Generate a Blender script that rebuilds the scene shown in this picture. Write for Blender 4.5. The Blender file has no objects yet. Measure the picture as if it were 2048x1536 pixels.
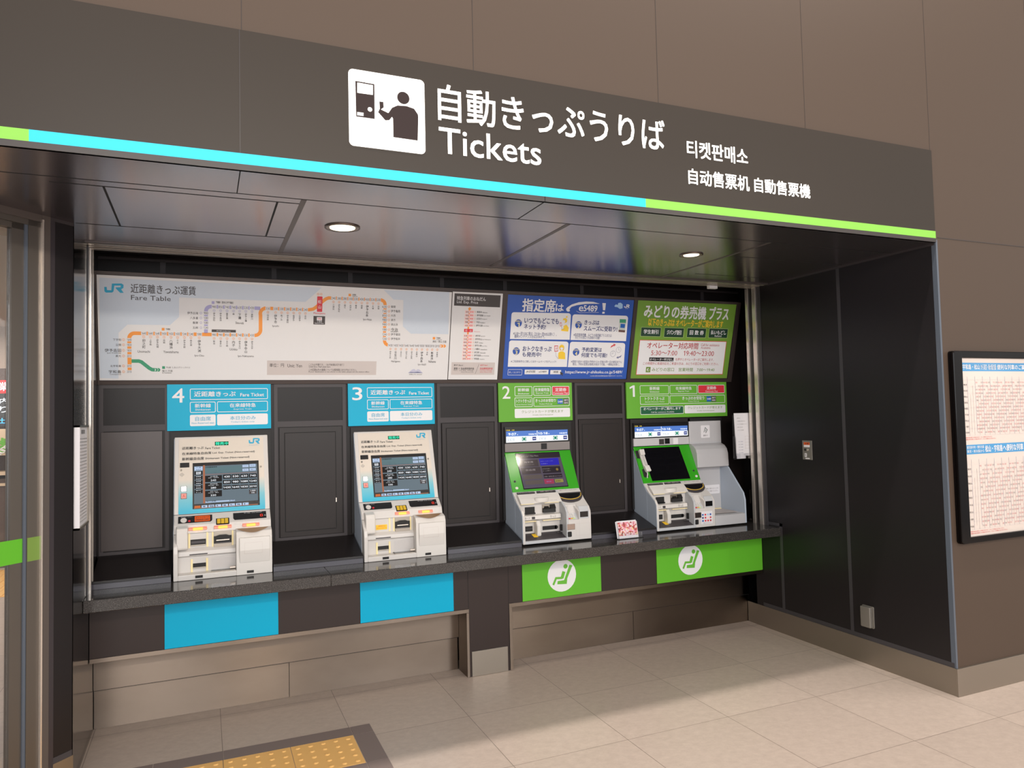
import bpy, bmesh, math
from mathutils import Matrix, Vector
PI = math.pi
S = bpy.context.scene
COL = S.collection

# ------------------------------------------------------------------ camera
cam = bpy.data.cameras.new('camera')
cam.sensor_width = 36.0
cam.lens = 1452.54 / 2048 * 36.0
cam.clip_start = 0.05
cam_ob = bpy.data.objects.new('camera', cam)
COL.objects.link(cam_ob)
S.camera = cam_ob
YAW, PITCH, ROLL = math.radians(23.0592), math.radians(2.4651), math.radians(-1.33298)
f = Vector((math.sin(YAW) * math.cos(PITCH), math.cos(YAW) * math.cos(PITCH), math.sin(PITCH)))
r0 = Vector((math.cos(YAW), -math.sin(YAW), 0))
u0 = r0.cross(f)
r = math.cos(ROLL) * r0 + math.sin(ROLL) * u0
u = -math.sin(ROLL) * r0 + math.cos(ROLL) * u0
m = Matrix.Identity(4)
for i in range(3):
    m[i][0], m[i][1], m[i][2] = r[i], u[i], -f[i]
m.translation = (-3.68758, -2.70269, 1.55)
cam_ob.matrix_world = m

# ------------------------------------------------------------------ view, world, lamps
S.view_settings.view_transform = 'Standard'
S.view_settings.look = 'None'
S.view_settings.gamma = 1.0
S.view_settings.use_curve_mapping = False
S.view_settings.exposure = 0.1

W = bpy.data.worlds.new('hall_light')
S.world = W
W.use_nodes = True
wn = W.node_tree.nodes
wl = W.node_tree.links
bg = wn['Background']
geo = wn.new('ShaderNodeTexCoord')
sep = wn.new('ShaderNodeSeparateXYZ')
ramp = wn.new('ShaderNodeValToRGB')
wl.new(geo.outputs['Generated'], sep.inputs[0])
mp = wn.new('ShaderNodeMapRange')
mp.inputs[1].default_value = -1.0
mp.inputs[2].default_value = 1.0
wl.new(sep.outputs['Z'], mp.inputs[0])
wl.new(mp.outputs[0], ramp.inputs[0])
e = ramp.color_ramp.elements
e[0].position, e[0].color = 0.40, (0.29, 0.275, 0.265, 1)
e[1].position, e[1].color = 1.0, (0.60, 0.53, 0.48, 1)
x = ramp.color_ramp.elements.new(0.56); x.color = (0.92, 0.92, 0.93, 1)
x = ramp.color_ramp.elements.new(0.72); x.color = (0.60, 0.56, 0.53, 1)
# far side of the hall: made-up light and dark bands, for streaks in steel
az = wn.new('ShaderNodeMath'); az.operation = 'ARCTAN2'
wl.new(sep.outputs['X'], az.inputs[0]); wl.new(sep.outputs['Y'], az.inputs[1])
wz = wn.new('ShaderNodeTexNoise'); wz.noise_dimensions = '1D'; wz.inputs['Scale'].default_value = 4.2; wz.inputs['Detail'].default_value = 2.5
wl.new(az.outputs[0], wz.inputs['W'])
wr = wn.new('ShaderNodeValToRGB'); wl.new(wz.outputs[0], wr.inputs[0])
wr.color_ramp.elements[0].position, wr.color_ramp.elements[0].color = 0.44, (0.30, 0.29, 0.29, 1)
wr.color_ramp.elements[1].position, wr.color_ramp.elements[1].color = 0.60, (3.0, 2.9, 2.75, 1)
band = wn.new('ShaderNodeValToRGB'); wl.new(mp.outputs[0], band.inputs[0])
band.color_ramp.elements[0].position, band.color_ramp.elements[0].color = 0.49, (0, 0, 0, 1)
band.color_ramp.elements[1].position, band.color_ramp.elements[1].color = 0.80, (0, 0, 0, 1)
for q, c in ((0.51, 1), (0.68, 1)): band.color_ramp.elements.new(q).color = (c, c, c, 1)
wm = wn.new('ShaderNodeMix'); wm.data_type = 'RGBA'; wm.blend_type = 'MULTIPLY'
wl.new(band.outputs[0], wm.inputs[0]); wl.new(ramp.outputs[0], wm.inputs[6]); wl.new(wr.outputs[0], wm.inputs[7])
wl.new(wm.outputs[2], bg.inputs[0])
bg.inputs[1].default_value = 0.86

def area(name, loc, size, size_y, power, color, target):
    L = bpy.data.lights.new(name, 'AREA')
    L.shape = 'RECTANGLE'
    L.size, L.size_y, L.energy, L.color = size, size_y, power, color
    o = bpy.data.objects.new(name, L)
    COL.objects.link(o)
    o.location = loc
    o.rotation_euler = (Vector(target) - Vector(loc)).to_track_quat('-Z', 'Y').to_euler()
    return o
area('hall_ceiling_lamp', (-1.6, -1.06, 6.6), 9.0, 0.16, 340, (1.0, 0.91, 0.83), (-1.6, -0.9, 0))
area('hall_window_light', (-2.5, -8.5, 3.0), 9.0, 3.6, 430, (0.96, 0.98, 1.0), (-2.2, 1.0, 1.2))

# unseen point lamps added behind the camera, for steel streaks and frontal fill
for lx, ly, pw, c in ((-4.3, -4.2, 80, (1.0, .94, .86)), (-3.0, -4.2, 110, (1.0, .80, .56)), (-1.2, -4.3, 50, (1.0, .92, .82)), (.9, -4.2, 90, (1.0, .90, .76)), (2.1, -4.3, 60, (1.0, .92, .82))):
    L = bpy.data.lights.new('added_streak_lamp', 'POINT')
    L.energy, L.color, L.shadow_soft_size = pw, c, .07
    o = bpy.data.objects.new('added_streak_lamp', L)
    COL.objects.link(o)
    o.location = (lx, ly, 3.2)

# ------------------------------------------------------------------ materials
def lin(c):
    c = c / 255.0
    return c / 12.92 if c <= 0.04045 else ((c + 0.055) / 1.055) ** 2.4
def rgb(c):
    return (lin(c[0]), lin(c[1]), lin(c[2]), 1.0)
AROT = 0.25
def mat(name, c, rough=0.5, metal=0.0, emit=None, es=1.0, spec=0.5, aniso=0.0, coat=0.0):
    M = bpy.data.materials.new(name)
    M.use_nodes = True
    p = M.node_tree.nodes['Principled BSDF']
    p.inputs['Base Color'].default_value = rgb(c)
    p.inputs['Roughness'].default_value = rough
    p.inputs['Metallic'].default_value = metal
    p.inputs['Specular IOR Level'].default_value = spec
    if emit:
        p.inputs['Emission Color'].default_value = rgb(emit)
        p.inputs['Emission Strength'].default_value = es
    if aniso:
        p.inputs['Anisotropic'].default_value = aniso; p.inputs['Anisotropic Rotation'].default_value = AROT
        t = M.node_tree.nodes.new('ShaderNodeTangent')
        t.direction_type = 'RADIAL'
        t.axis = 'Z'
        M.node_tree.links.new(t.outputs[0], p.inputs['Tangent'])
    if coat:
        p.inputs['Coat Weight'].default_value = coat
        p.inputs['Coat Roughness'].default_value = 0.05
    return M
def nodes(M):
    return M.node_tree.nodes, M.node_tree.links, M.node_tree.nodes['Principled BSDF']
def noise_mix(M, scale, c1, c2, stretch=(1, 1, 1), lo=0.35, hi=0.65, detail=4.0, target='Base Color'):
    n, l, p = nodes(M)
    tc = n.new('ShaderNodeTexCoord'); mpg = n.new('ShaderNodeMapping'); nz = n.new('ShaderNodeTexNoise'); rp = n.new('ShaderNodeValToRGB')
    mpg.inputs['Scale'].default_value = stretch
    nz.inputs['Scale'].default_value = scale
    nz.inputs['Detail'].default_value = detail
    l.new(tc.outputs['Object'], mpg.inputs[0]); l.new(mpg.outputs[0], nz.inputs['Vector']); l.new(nz.outputs[0], rp.inputs[0])
    rp.color_ramp.elements[0].position, rp.color_ramp.elements[0].color = lo, c1
    rp.color_ramp.elements[1].position, rp.color_ramp.elements[1].color = hi, c2
    if target:
        l.new(rp.outputs[0], p.inputs[target])
    return rp

MT = {}
MT['hallwall'] = mat('hall_wall_paint', (74, 60, 50), 0.5, spec=0.35)
MT['header'] = mat('header_panel', (44, 36, 29), 0.45, spec=0.35)
MT['dark'] = mat('dark_wall_panel', (27, 22, 22), 0.36, spec=0.22)
MT['jamb'] = mat('jamb_panel', (30, 27, 29), 0.32, spec=0.35)
MT['joint'] = mat('panel_joint', (60, 55, 57), 0.42, spec=0.3)
MT['joint2'] = mat('jamb_joint', (60, 58, 62), 0.4)
MT['lip'] = mat('header_lip', (50, 44, 43), 0.4)
MT['soffit'] = mat('soffit_steel', (160, 152, 155), 0.22, 0.95, aniso=0.0)
MT['strip'] = mat('soffit_joint', (98, 90, 88), 0.4, 0.4)
MT['blackline'] = mat('shadow_gap', (12, 11, 12), 0.7)
MT['door'] = mat('access_door', (38, 32, 31), 0.36, 0.05, spec=0.3)
MT['doorleft'] = mat('access_panel_left', (70, 63, 62), 0.34, 0.2, spec=0.4)
MT['steel'] = mat('brushed_steel', (126, 113, 102), 0.37, 1.0, aniso=1.0)
noise_mix(MT['steel'], 3.0, rgb((120, 107, 96)), rgb((131, 118, 107)), (0.5, 0.5, 1.2))
MT['steel2'] = mat('satin_steel', (160, 152, 142), 0.36, 0.9)
MT['polish'] = mat('polished_side_panel', (66, 60, 59), 0.16, 1.0)
MT['chrome'] = mat('bright_rail', (236, 226, 216), 0.25, 0.75)
MT['darkrail'] = mat('rail_slot', (30, 26, 27), 0.5)
MT['bluegrey'] = mat('blue_grey_edge', (54, 49, 53), 0.3)
MT['cornertrim'] = mat('corner_trim', (84, 92, 104), 0.3)
MT['brownmetal'] = mat('brown_metal_post', (88, 80, 76), 0.45, 0.2)
MT['poststeel'] = mat('door_post_steel', (112, 106, 100), 0.38, 0.75)
MT['frame'] = mat('display_frame', (66, 57, 55), 0.36, 0.2)
MT['granite'] = mat('granite', (60, 56, 55), 0.12)
rp = noise_mix(MT['granite'], 420.0, rgb((44, 41, 40)), rgb((150, 146, 142)), (1, 1, 1), 0.60, 0.72, 1.0)
MT['ledge'] = mat('sloping_ledge', (30, 27, 28), 0.28)
MT['riser'] = mat('ledge_riser', (74, 72, 80), 0.2)
MT['apron'] = mat('apron_panel', (50, 40, 38), 0.38, spec=0.3)
MT['apronblue'] = mat('apron_blue', (0, 168, 208), 0.4, spec=0.2)
MT['aprongreen'] = mat('apron_green', (94, 176, 44), 0.36, spec=0.3)
MT['signblue'] = mat('sign_blue', (0, 170, 208), 0.45, spec=0.25)
MT['signgreen'] = mat('sign_green', (102, 170, 56), 0.45, spec=0.25)
MT['cyanlit'] = mat('lit_cyan_stripe', (20, 180, 215), 0.5, emit=(20, 215, 245), es=0.2)
MT['greenlit'] = mat('lit_green_stripe', (122, 186, 66), 0.5, emit=(145, 215, 85), es=0.12)
MT['glow'] = mat('lit_white', (240, 238, 234), 0.5, emit=(255, 250, 244), es=1.1)
MT['picto'] = mat('picto_brown', (46, 34, 34), 0.5, spec=0.2)
MT['whitebody'] = mat('machine_white', (208, 204, 201), 0.3)
MT['whitebody2'] = mat('machine_cream', (214, 210, 206), 0.35)
MT['greybody'] = mat('machine_grey', (190, 192, 196), 0.36)
MT['sidegrey'] = mat('machine_side', (176, 188, 204), 0.4)
MT['boxgrey'] = mat('box_grey', (188, 187, 190), 0.4)
MT['machgreen'] = mat('machine_green', (52, 156, 32), 0.22)
MT['blackplastic'] = mat('black_plastic', (18, 17, 19), 0.25)
MT['blackmat'] = mat('black_matte', (20, 18, 19), 0.6)
MT['darkgrey'] = mat('dark_grey_plastic', (64, 60, 64), 0.4)
MT['screenoff'] = mat('dark_screen', (10, 10, 14), 0.06, coat=0.5)
MT['brass'] = mat('coin_bowl', (188, 150, 116), 0.3, 0.5)
MT['paleyellow'] = mat('lit_yellow_edge', (226, 210, 164), 0.4, emit=(240, 215, 140), es=0.18)
MT['lamp'] = mat('orange_lamp', (250, 170, 70), 0.4, emit=(255, 170, 70), es=1.0)
MT['lamppink'] = mat('lamp_end', (236, 150, 130), 0.4, emit=(240, 120, 90), es=0.25)
MT['keyyellow'] = mat('yellow_keys', (225, 185, 50), 0.4)
MT['orangecard'] = mat('orange_label', (226, 92, 26), 0.5)
MT['litbutton'] = mat('lit_button', (250, 250, 250), 0.4, emit=(255, 255, 255), es=1.0)
MT['pinkbutton'] = mat('pink_button', (226, 150, 140), 0.4)
MT['yellowlabel'] = mat('yellow_label', (240, 196, 40), 0.5)
MT['mirror'] = mat('mirror', (190, 178, 172), 0.04, 1.0)
MT['clear'] = mat('clear_acrylic', (255, 255, 255), 0.05)
MT['glass'] = mat('door_glass', (255, 255, 255), 0.02)
MT['paper'] = mat('paper', (226, 224, 228), 0.7)
MT['ttpaper'] = mat('timetable_paper', (214, 201, 193), 0.25, coat=0.6)
MT['ttblue'] = mat('timetable_blue', (60, 145, 200), 0.3, coat=0.9)
MT['blackgloss'] = mat('black_gloss', (8, 6, 7), 0.14, spec=0.25)
MT['tactile'] = mat('tactile_yellow', (234, 184, 112), 0.6)
MT['border'] = mat('border_tile', (126, 112, 108), 0.6)
MT['downlamp'] = mat('downlight_lens', (255, 245, 225), 0.4, emit=(255, 236, 205), es=2.2)
MT['downring'] = mat('downlight_ring', (120, 106, 98), 0.3, 0.7)
MT['outlet'] = mat('outlet_grey', (140, 136, 130), 0.35, 0.5)
MT['beige'] = mat('office_beige', (178, 166, 152), 0.7)
MT['officeceil'] = mat('office_ceiling', (196, 192, 184), 0.8)
MT['brownwood'] = mat('office_brown', (84, 66, 56), 0.5)
MT['counterwood'] = mat('office_counter_edge', (214, 190, 160), 0.5)
MT['litred'] = mat('lit_red_sign', (225, 20, 30), 0.5, emit=(225, 20, 30), es=0.9)
MT['boarddark'] = mat('board_dark', (26, 28, 34), 0.4)
MT['litblue'] = mat('lit_blue_text', (60, 180, 240), 0.5, emit=(60, 180, 240), es=0.9)
MT['chain'] = mat('white_chain', (226, 222, 218), 0.4)
MT['postcard1'] = mat('postcard_pink', (205, 120, 140), 0.3)
MT['postcard2'] = mat('postcard_orange', (215, 130, 70), 0.3)
MT['postcard'] = mat('postcard_photo', (190, 120, 90), 0.25)
n, l, p = nodes(MT['postcard'])
tc = n.new('ShaderNodeTexCoord'); vz = n.new('ShaderNodeTexVoronoi'); vz.inputs['Scale'].default_value = 95; hs = n.new('ShaderNodeValToRGB')
l.new(tc.outputs['Object'], vz.inputs['Vector']); l.new(vz.outputs['Color'], hs.inputs[0]); l.new(hs.outputs[0], p.inputs['Base Color'])
hs.color_ramp.elements[0].color = rgb((60, 26, 34)); hs.color_ramp.elements[1].color = rgb((236, 190, 90))
for q, c in ((0.3, (186, 70, 60)), (0.5, (228, 150, 170)), (0.7, (220, 208, 216))):
    hs.color_ramp.elements.new(q).color = rgb(c)
# clear sheets: mostly see-through with a reflection
for key, w in (('clear', 0.86), ('glass', 0.93)):
    n, l, p = nodes(MT[key])
    tr = n.new('ShaderNodeBsdfTransparent'); gl = n.new('ShaderNodeBsdfGlossy'); mx = n.new('ShaderNodeMixShader'); fr = n.new('ShaderNodeFresnel')
    gl.inputs['Roughness'].default_value = 0.03
    fr.inputs['IOR'].default_value = 1.45
    if key == 'clear':
        tr.inputs[0].default_value = (0.98, 0.98, 0.985, 1)
    l.new(fr.outputs[0], mx.inputs[0]); l.new(tr.outputs[0], mx.inputs[1]); l.new(gl.outputs[0], mx.inputs[2])
    l.new(mx.outputs[0], n['Material Output'].inputs[0])
# the blue machines' printed front: cream fading into blue
MT['gradient'] = mat('printed_front_fade', (220, 214, 204), 0.28)
n, l, p = nodes(MT['gradient'])
tc = n.new('ShaderNodeTexCoord'); sp = n.new('ShaderNodeSeparateXYZ'); gr = n.new('ShaderNodeValToRGB')
l.new(tc.outputs['Generated'], sp.inputs[0]); l.new(sp.outputs['Z'], gr.inputs[0]); l.new(gr.outputs[0], p.inputs['Base Color'])
gr.color_ramp.elements[0].position, gr.color_ramp.elements[0].color = 0.03, rgb((40, 176, 208))
gr.color_ramp.elements[1].position, gr.color_ramp.elements[1].color = 0.45, rgb((218, 208, 196))
gr.color_ramp.elements.new(0.22).color = rgb((120, 190, 205))
# floor tiles with joints
MT['floor'] = mat('floor_tile', (186, 172, 158), 0.38)
def floor_nodes():
    n, l, p = nodes(MT['floor'])
    tc = n.new('ShaderNodeTexCoord'); sp = n.new('ShaderNodeSeparateXYZ'); l.new(tc.outputs['Object'], sp.inputs[0])
    def M(op, a, b=None):
        k = n.new('ShaderNodeMath'); k.operation = op
        for i, v in enumerate((a, b)):
            if v is None: continue
            if isinstance(v, (int, float)): k.inputs[i].default_value = v
            else: l.new(v, k.inputs[i])
        return k.outputs[0]
    gaps, cells = [], []
    for ax, off in (('X', 1.841), ('Y', -0.332)):
        t = M('DIVIDE', M('ADD', sp.outputs[ax], off + 59.0), 0.59)
        fr = M('FRACT', t)
        cells.append(M('FLOOR', t))
        gaps.append(M('LESS_THAN', M('MINIMUM', fr, M('SUBTRACT', 1.0, fr)), 0.0026))
    gap = M('MAXIMUM', gaps[0], gaps[1])
    cv = n.new('ShaderNodeCombineXYZ'); l.new(cells[0], cv.inputs[0]); l.new(cells[1], cv.inputs[1])
    wnz = n.new('ShaderNodeTexWhiteNoise'); wnz.noise_dimensions = '2D'; l.new(cv.outputs[0], wnz.inputs['Vector'])
    mpg = n.new('ShaderNodeMapping'); mpg.inputs['Rotation'].default_value = (0, 0, 0.5); mpg.inputs['Scale'].default_value = (1.0, 1.25, 1)
    l.new(tc.outputs['Object'], mpg.inputs[0])
    nz = n.new('ShaderNodeTexNoise'); nz.inputs['Scale'].default_value = 22.0; nz.inputs['Detail'].default_value = 10.0; nz.inputs['Roughness'].default_value = 0.75
    l.new(mpg.outputs[0], nz.inputs['Vector'])
    rp = n.new('ShaderNodeValToRGB'); l.new(nz.outputs[0], rp.inputs[0])
    rp.color_ramp.elements[0].position, rp.color_ramp.elements[0].color = 0.3, rgb((174, 159, 149))
    rp.color_ramp.elements[1].position, rp.color_ramp.elements[1].color = 0.7, rgb((192, 177, 166))
    hsv = n.new('ShaderNodeHueSaturation'); l.new(rp.outputs[0], hsv.inputs['Color'])
    l.new(M('ADD', M('MULTIPLY', wnz.outputs[0], 0.08), 0.96), hsv.inputs['Value'])
    mx = n.new('ShaderNodeMix'); mx.data_type = 'RGBA'
    l.new(gap, mx.inputs[0]); l.new(hsv.outputs[0], mx.inputs[6]); mx.inputs[7].default_value = rgb((126, 114, 105))
    l.new(mx.outputs[2], p.inputs['Base Color'])
floor_nodes()

# inks for print, and lit colours for screens
INK = dict(ttred=(206,140,142), ttgrey=(160,148,146), white=(226,226,229), ink=(62,56,56), ink2=(84,78,76), seapale=(200,210,223), jr=(34,165,205), purple=(166,162,206), orange=(238,150,62),
 green2=(58,150,112), red=(214,46,62), greige=(200,191,188), lav=(192,192,212), slate=(112,116,150), pink=(246,208,204), blue=(40,84,172), lightblue=(160,196,232),
 navy=(48,58,116), yellowish=(236,226,160), yellow=(238,198,56), redline=(204,72,74), greyl=(190,200,195), blue3=(26,96,180), brown2=(100,70,65), dkgreen=(26,60,42),
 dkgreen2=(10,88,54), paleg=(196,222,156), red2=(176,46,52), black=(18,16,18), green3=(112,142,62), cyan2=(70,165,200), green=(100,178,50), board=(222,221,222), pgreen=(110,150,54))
LIT = dict(ledbg=((0,100,56),.5), led=((70,255,205),1.0), scr_bg=((104,120,130),.85), scr_or=((176,108,76),.85), scr_teal=((96,124,130),.85), scr_lb=((188,208,238),.9), scr_k=((10,10,14),.5), scr_w=((236,240,246),.95),
 scr_brn=((74,66,66),.85), scr_or2=((206,106,46),.9), scr_yel=((255,224,90),1.0), scr_hd=((84,124,200),1.0), scr_white=((248,252,255),1.15), scr_grey=((150,166,178),1.0), scr_grn=((22,132,102),1.0), scr_nvy=((52,62,134),1.0),
 bs_bg=((92,84,100),.75), bs_dark=((44,38,46),.75), bs_box=((74,64,66),.75), bs_box2=((100,90,86),.75), bs_blue=((40,36,178),.85), bs_red=((160,58,88),.85), bs_yel=((150,144,76),.85), bs_txt=((150,140,140),.85), bs_lt=((140,140,210),.85), bs_gold=((140,118,60),.85))  # bs_ menu colours have a washed-out reflection painted into them
def ink(k):
    if k not in MT:
        if k in LIT:
            c, s = LIT[k]
            MT[k] = mat('lit_' + k, (8, 8, 10), 0.12, emit=c, es=s)
        else:
            MT[k] = mat('ink_' + k, INK[k], 0.45)
    return MT[k]

# ------------------------------------------------------------------ mesh helpers
TEXT = {}
def text_mesh(t, em=False):
    """outline of a string: verts scaled to its own ink box 0..1 (or in ems), and faces"""
    key = (t, em)
    if key not in TEXT:
        vs, fs = string_outline(t)
        if vs and not em:
            x0 = min(v[0] for v in vs); x1 = max(v[0] for v in vs); y0 = min(v[1] for v in vs); y1 = max(v[1] for v in vs)
            vs = [((v[0] - x0) / max(x1 - x0, 1e-6), (v[1] - y0) / max(y1 - y0, 1e-6)) for v in vs]
        TEXT[key] = (vs, fs)
    return TEXT[key]

def raw_text(t):
    c = bpy.data.curves.new('lettering', 'FONT')
    c.body = t; c.size = 1.0; c.resolution_u = 3 if len(t) < 9 else 2; c.fill_mode = 'FRONT'
    o = bpy.data.objects.new('lettering', c)
    me = bpy.data.meshes.new_from_object(o)
    vs = [(v.co.x, v.co.y) for v in me.vertices]
    fs = [tuple(q.vertices) for q in me.polygons]
    bpy.data.objects.remove(o); bpy.data.curves.remove(c); bpy.data.meshes.remove(me)
    return vs, fs
ADV = {}
def advance(ch):
    if ch not in ADV:
        ADV[ch] = max(v[0] for v in raw_text(ch + '|')[0]) - max(v[0] for v in raw_text('|')[0])
    return ADV[ch]
def string_outline(t):
    if '1' not in t: return raw_text(t)
    vs, fs, x = [], [], 0.0
    for ch in t:
        if ch == '1':
            v, q = raw_text('1')
            xa, xb = min(a[0] for a in v), max(a[0] for a in v); h = max(a[1] for a in v); w = xb - xa
            v = [(xa + .5 * w, 0), (xb + .5 * w, 0), (xb + .5 * w, h), (xa + .7 * w, h), (xa - 1.1 * w, h * .84), (xa - 1.1 * w, h * .70), (xa + .5 * w, h * .82)]; q = [tuple(range(7))]
        elif ch == ' ': v, q = [], []
        else: v, q = raw_text(ch)
        b = len(vs); vs += [(a + x, c) for a, c in v]; fs += [tuple(b + i for i in k) for k in q]
        x += advance(ch)
    return vs, fs

class MB:
    """collects shapes for ONE mesh; T maps local points into the thing's own space"""
    def __init__(self, T=None):
        self.v, self.f, self.mi, self.mats = [], [], [], []
        self.T = T
    def m(self, M):
        if isinstance(M, str): M = MT[M] if M in MT else ink(M)
        if M not in self.mats: self.mats.append(M)
        return self.mats.index(M)
    def add(self, vs, fs, M):
        b = len(self.v); k = self.m(M)
        for v in vs:
            v = Vector(v)
            self.v.append(tuple(self.T @ v) if self.T else tuple(v))
        for q in fs:
            self.f.append([b + i for i in q]); self.mi.append(k)
        return self
    def box(self, x0, x1, y0, y1, z0, z1, M):
        vs = [(x, y, z) for x in (x0, x1) for y in (y0, y1) for z in (z0, z1)]
        return self.add(vs, [(0,1,3,2), (4,6,7,5), (0,4,5,1), (2,3,7,6), (0,2,6,4), (1,5,7,3)], M)
    def prism(self, prof, x0, x1, M):
        """closed (y,z) outline run along x"""
        n = len(prof)
        vs = [(x0, a, b) for a, b in prof] + [(x1, a, b) for a, b in prof]
        fs = [tuple(range(n)), tuple(range(2 * n - 1, n - 1, -1))] + [(i, i + n, (i + 1) % n + n, (i + 1) % n) for i in range(n)]
        return self.add(vs, fs, M)
    def prismz(self, prof, z0, z1, M):
        n = len(prof)
        vs = [(a, b, z0) for a, b in prof] + [(a, b, z1) for a, b in prof]
        fs = [tuple(range(n - 1, -1, -1)), tuple(range(n, 2 * n))] + [(i, (i + 1) % n, (i + 1) % n + n, i + n) for i in range(n)]
        return self.add(vs, fs, M)
    def cyl(self, c, ax, r0, r1, h, M, n=24):
        """cylinder or cone from c along ax"""
        c = Vector(c); ax = Vector(ax).normalized()
        a = ax.orthogonal().normalized(); b = ax.cross(a)
        vs = [c + (a * math.cos(2*PI*i/n) + b * math.sin(2*PI*i/n)) * r0 for i in range(n)] + [c + ax * h + (a * math.cos(2*PI*i/n) + b * math.sin(2*PI*i/n)) * r1 for i in range(n)]
        return self.add(vs, [tuple(range(n - 1, -1, -1)), tuple(range(n, 2 * n))] + [(i, (i + 1) % n, (i + 1) % n + n, i + n) for i in range(n)], M)
    def lathe(self, prof, c, M, n=32):
        """(radius, z) profile about the vertical through c"""
        vs, fs = [], []
        for q, (rr, zz) in enumerate(prof):
            for i in range(n):
                vs.append((c[0] + rr * math.cos(2*PI*i/n), c[1] + rr * math.sin(2*PI*i/n), c[2] + zz))
        for q in range(len(prof) - 1):
            for i in range(n):
                a, b = q * n + i, q * n + (i + 1) % n
                fs.append((a, b, b + n, a + n))
        return self.add(vs, fs, M)
    def tube(self, pts, rad, M, n=8):
        pts = [Vector(q) for q in pts]; vs, fs = [], []
        for i, q in enumerate(pts):
            d = (pts[min(i + 1, len(pts) - 1)] - pts[max(i - 1, 0)]).normalized()
            a = d.orthogonal().normalized(); b = d.cross(a)
            vs += [q + (a * math.cos(2*PI*k/n) + b * math.sin(2*PI*k/n)) * rad for k in range(n)]
        for i in range(len(pts) - 1):
            for k in range(n):
                a, b = i * n + k, i * n + (k + 1) % n
                fs.append((a, b, b + n, a + n))
        fs += [tuple(range(n - 1, -1, -1)), tuple(range((len(pts) - 1) * n, len(pts) * n))]
        return self.add(vs, fs, M)
    # ---- flat print in (u, v) at height d
    def poly(self, pts, d, M):
        return self.add([(a, b, d) for a, b in pts], [tuple(range(len(pts)))], M)
    def slab(self, pts, d0, d1, M):
        n = len(pts)
        if sum(pts[i][0] * pts[(i + 1) % n][1] - pts[(i + 1) % n][0] * pts[i][1] for i in range(n)) < 0: pts = pts[::-1]
        return self.prismz(pts, d0, d1, M)
    def text(self, t, u0, v0, u1, v1, d, M, bold=0.0):
        vs, fs = text_mesh(t)
        s = bold * (v1 - v0) * 0.45
        sh = [(0, 0)] if not bold else [(-s, -s), (s, -s), (-s, s), (s, s)]
        for i, (a, b) in enumerate(sh):
            self.add([(u0 + x * (u1 - u0) + a, v0 + y * (v1 - v0) + b, d + i * .00006) for x, y in vs], fs, M)
    def vtext(self, t, uc, vt, size, d, M, bold=0.0):
        s = bold * size * 0.45
        for i, ch in enumerate(t):
            vs, fs = text_mesh(ch, True)
            for j, (a, b) in enumerate([(0, 0)] if not bold else [(-s, 0), (s, 0), (0, s), (0, -s)]):
                self.add([(uc - size / 2 + x * size + a, vt - size * (0.86 + i * 1.04) + y * size + b, d + j * .00006) for x, y in vs], fs, M)
    def print_(self, E, d0=0.0, step=0.00035):
        for e in E:
            k = e[0]
            if k in ('TXT', 'PICTO'): continue
            c, l = e[1], e[2]; d = d0 + step * l
            if k == 'R': self.poly([(e[3], e[4]), (e[5], e[4]), (e[5], e[6]), (e[3], e[6])], d, c)
            elif k == 'RR': self.poly(rrect(*e[3:8]), d, c)
            elif k == 'RO':
                a = rrect(*e[3:8]); w = e[8]; b = rrect(e[3] + w, e[4] + w, e[5] - w, e[6] - w, max(e[7] - w, .0005)); n = len(a)
                self.add([(x, y, d) for x, y in a + b], [(i, (i + 1) % n, (i + 1) % n + n, i + n) for i in range(n)], c)
            elif k == 'P': self.poly([tuple(q) for q in e[3]], d, c)
            elif k == 'C': self.poly([(e[3] + e[5] * math.cos(2*PI*i/28), e[4] + e[5] * math.sin(2*PI*i/28)) for i in range(28)], d, c)
            elif k == 'RI':
                n = 20; a = [(e[3] + q * math.cos(2*PI*i/n), e[4] + q * math.sin(2*PI*i/n)) for q in (e[5], e[5] - e[6]) for i in range(n)]
                self.add([(x, y, d) for x, y in a], [(i, (i + 1) % n, (i + 1) % n + n, i + n) for i in range(n)], c)
            elif k == 'L':
                w = e[3] / 2; P = [Vector(q) for q in e[4]]; A, Bq = [], []
                for i, q in enumerate(P):
                    d1 = (P[i] - P[i - 1]).normalized() if i else None
                    d2 = (P[i + 1] - P[i]).normalized() if i < len(P) - 1 else None
                    t = ((d1 or d2) + (d2 or d1)).normalized(); nn = Vector((-t.y, t.x))
                    kf = 1.0 / max(0.5, nn.dot(Vector((-(d2 or d1).y, (d2 or d1).x))))
                    A.append(q + nn * w * kf); Bq.append(q - nn * w * kf)
                n = len(P)
                self.add([(q.x, q.y, d) for q in A + Bq], [(i, i + n, i + n + 1, i + 1) for i in range(n - 1)], c)
            elif k == 'T': self.text(e[7], e[3], e[4], e[5], e[6], d, c, e[8])
            elif k == 'TV': self.vtext(e[6], e[3], e[4], e[5], d, c, e[7])
        return self
    def build(self, name, parent=None, bevel=0.0, smooth=False, seg=2):
        me = bpy.data.meshes.new(name)
        off = Vector(parent.get('_o', (0, 0, 0))) if parent is not None else Vector((0, 0, 0))
        me.from_pydata([tuple(Vector(v) - off) for v in self.v], [], self.f)
        for M in self.mats: me.materials.append(M)
        me.polygons.foreach_set('material_index', self.mi)
        if smooth: me.polygons.foreach_set('use_smooth', [True] * len(me.polygons))
        me.update()
        o = bpy.data.objects.new(name, me)
        COL.objects.link(o)
        if parent is not None:
            o.parent = parent; o['_o'] = tuple(off)
        if bevel:
            b = o.modifiers.new('bevel', 'BEVEL'); b.width = bevel; b.segments = seg; b.limit_method = 'ANGLE'; b.angle_limit = 0.6
        return o
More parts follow.
